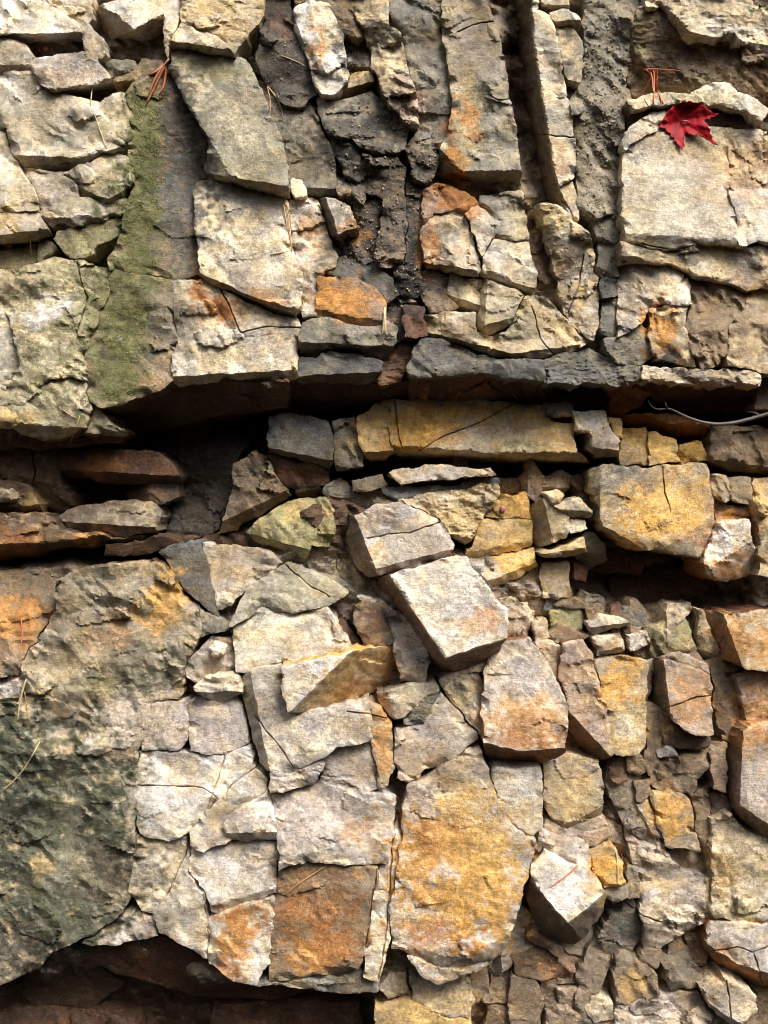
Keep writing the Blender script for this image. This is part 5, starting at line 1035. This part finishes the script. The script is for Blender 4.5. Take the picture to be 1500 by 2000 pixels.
# loose grit lodged on the rough dark faces: nobody could count it
def grit():
    rnd = np.random.RandomState(21); V, F, K = [], [], []
    zones = [(1140,1215,40,420,420,1.0,3.4), (1165,1207,420,640,60,1,2.6), (665,750,380,520,170,1.2,3.6), (770,830,350,590,120,1.2,3.4), (520,600,60,240,150,.9,2.4), (672,722,70,150,60,1,2.6), (640,800,190,330,120,1.2,3.6),
             (712,800,310,530,70,1.2,3.2), (815,850,270,330,40,1.5,3.6), (755,795,590,670,40,1,3), (950,1130,1850,1998,60,1.0,3), (1130,1180,1560,1660,40,1,3), (1340,1390,1190,1290,60,1,2.8), (1350,1400,1680,1990,50,1,4), (200,500,545,780,60,.8,1.6)]
    base = np.array([(0,-1,0),(0,1,0),(1,0,0),(-1,0,0),(0,0,1),(0,0,-1)], float)
    fc = [(0,2,4),(0,4,3),(0,3,5),(0,5,2),(1,4,2),(1,3,4),(1,5,3),(1,2,5)]
    for x0, x1, y0, y1, n, r0, r1 in zones:
        for _ in range(n):
            x, y = rnd.uniform(x0, x1), rnd.uniform(y0, y1); r = r0 + (r1 - r0) * rnd.rand() ** 2.2
            c = world_pt(np.array(x), np.array(y), np.array(surf(x, y) + r * .3))
            R3, _ = np.linalg.qr(rnd.normal(size=(3, 3)))
            v = (base * rnd.uniform(.6, 1.25, (6, 1)) * r * S) @ R3.T + c
            k = len(V); V += list(v); F += [(a + k, b + k, d + k) for a, b, d in fc]
            g = rnd.choice([0, 1, 2], p=[.5, .3, .2]); K += [(C['tan'], C['grey'], C['mauve'])[g] * rnd.uniform(.6, 1.1)] * 6
    V = np.array(V); o = V.mean(0)
    ob = bpy.data.objects.new("grit", make_mesh("grit", V - o, F, np.array(K), ROCK, smooth=False)); ob.location = o
    ob['kind'] = 'stuff'; ob['label'] = "pale loose grit lodged on the dark rough rock faces"; col.objects.link(ob)
grit()

# moss sprig in the top right corner
def sprig():
    rnd = np.random.RandomState(5); V, F = [], []
    for i in range(70):
        x, y = rnd.uniform(1466, 1530), rnd.uniform(-30, 24); h = surf(x, y) + rnd.uniform(1, 10)
        a = rnd.uniform(0, 6.28); l = rnd.uniform(7, 14); w = l * .32; k = len(V)
        d = np.array([math.cos(a), math.sin(a)]); n = np.array([-d[1], d[0]])
        for p, dh in (((x, y), 0), ((x + d[0] * l * .5 + n[0] * w, y + d[1] * l * .5 + n[1] * w), 3), ((x + d[0] * l, y + d[1] * l), rnd.uniform(-2, 6)), ((x + d[0] * l * .5 - n[0] * w, y + d[1] * l * .5 - n[1] * w), 3)):
            V.append(world_pt(np.array(p[0]), np.array(p[1]), np.array(h + dh)))
        F.append((k, k + 1, k + 2, k + 3))
    tag(poly_obj("leafy_sprig", V, F, plain_material("green_sprig", (.05, .10, .025), .5), None, False), "small dark green leafy sprig in the top right corner", "plant")
sprig()

# moss: soft tufts gathered along the green streak
def moss():
    rnd = np.random.RandomState(33); V, F, K = [], [], []
    base = np.array([(0,-1,0),(0,1,0),(1,0,0),(-1,0,0),(0,0,1),(0,0,-1)], float)
    fc = [(0,2,4),(0,4,3),(0,3,5),(0,5,2),(1,4,2),(1,3,4),(1,5,3),(1,2,5)]
    n = 0
    while n < 4200:
        y = rnd.uniform(170, 790); cx = 285 if y < 400 else 285 - (y - 400) * .17
        x = cx + rnd.normal() * (30 if y < 400 else 62)
        if fbm(np.array([x / 26]), np.array([y / 26]), 640, 3)[0] < rnd.uniform(-.15, .5): continue
        n += 1; r = rnd.uniform(.6, 1.5); c = world_pt(np.array(x), np.array(y), np.array(surf(x, y) + r * .2))
        R3, _ = np.linalg.qr(rnd.normal(size=(3, 3))); v = (base * rnd.uniform(.6, 1.3, (6, 1)) * r * S) @ R3.T + c
        k = len(V); V += list(v); F += [(a + k, b + k, d + k) for a, b, d in fc]
        K += [np.array([.14, .14, .048]) * rnd.uniform(.7, 1.4)] * 6
    V = np.array(V); o = V.mean(0)
    ob = bpy.data.objects.new("moss", make_mesh("moss", V - o, F, np.array(K), ROCK, smooth=False)); ob.location = o
    ob['kind'] = 'stuff'; ob['label'] = "green moss growing down the streak in the upper left"; col.objects.link(ob)
moss()
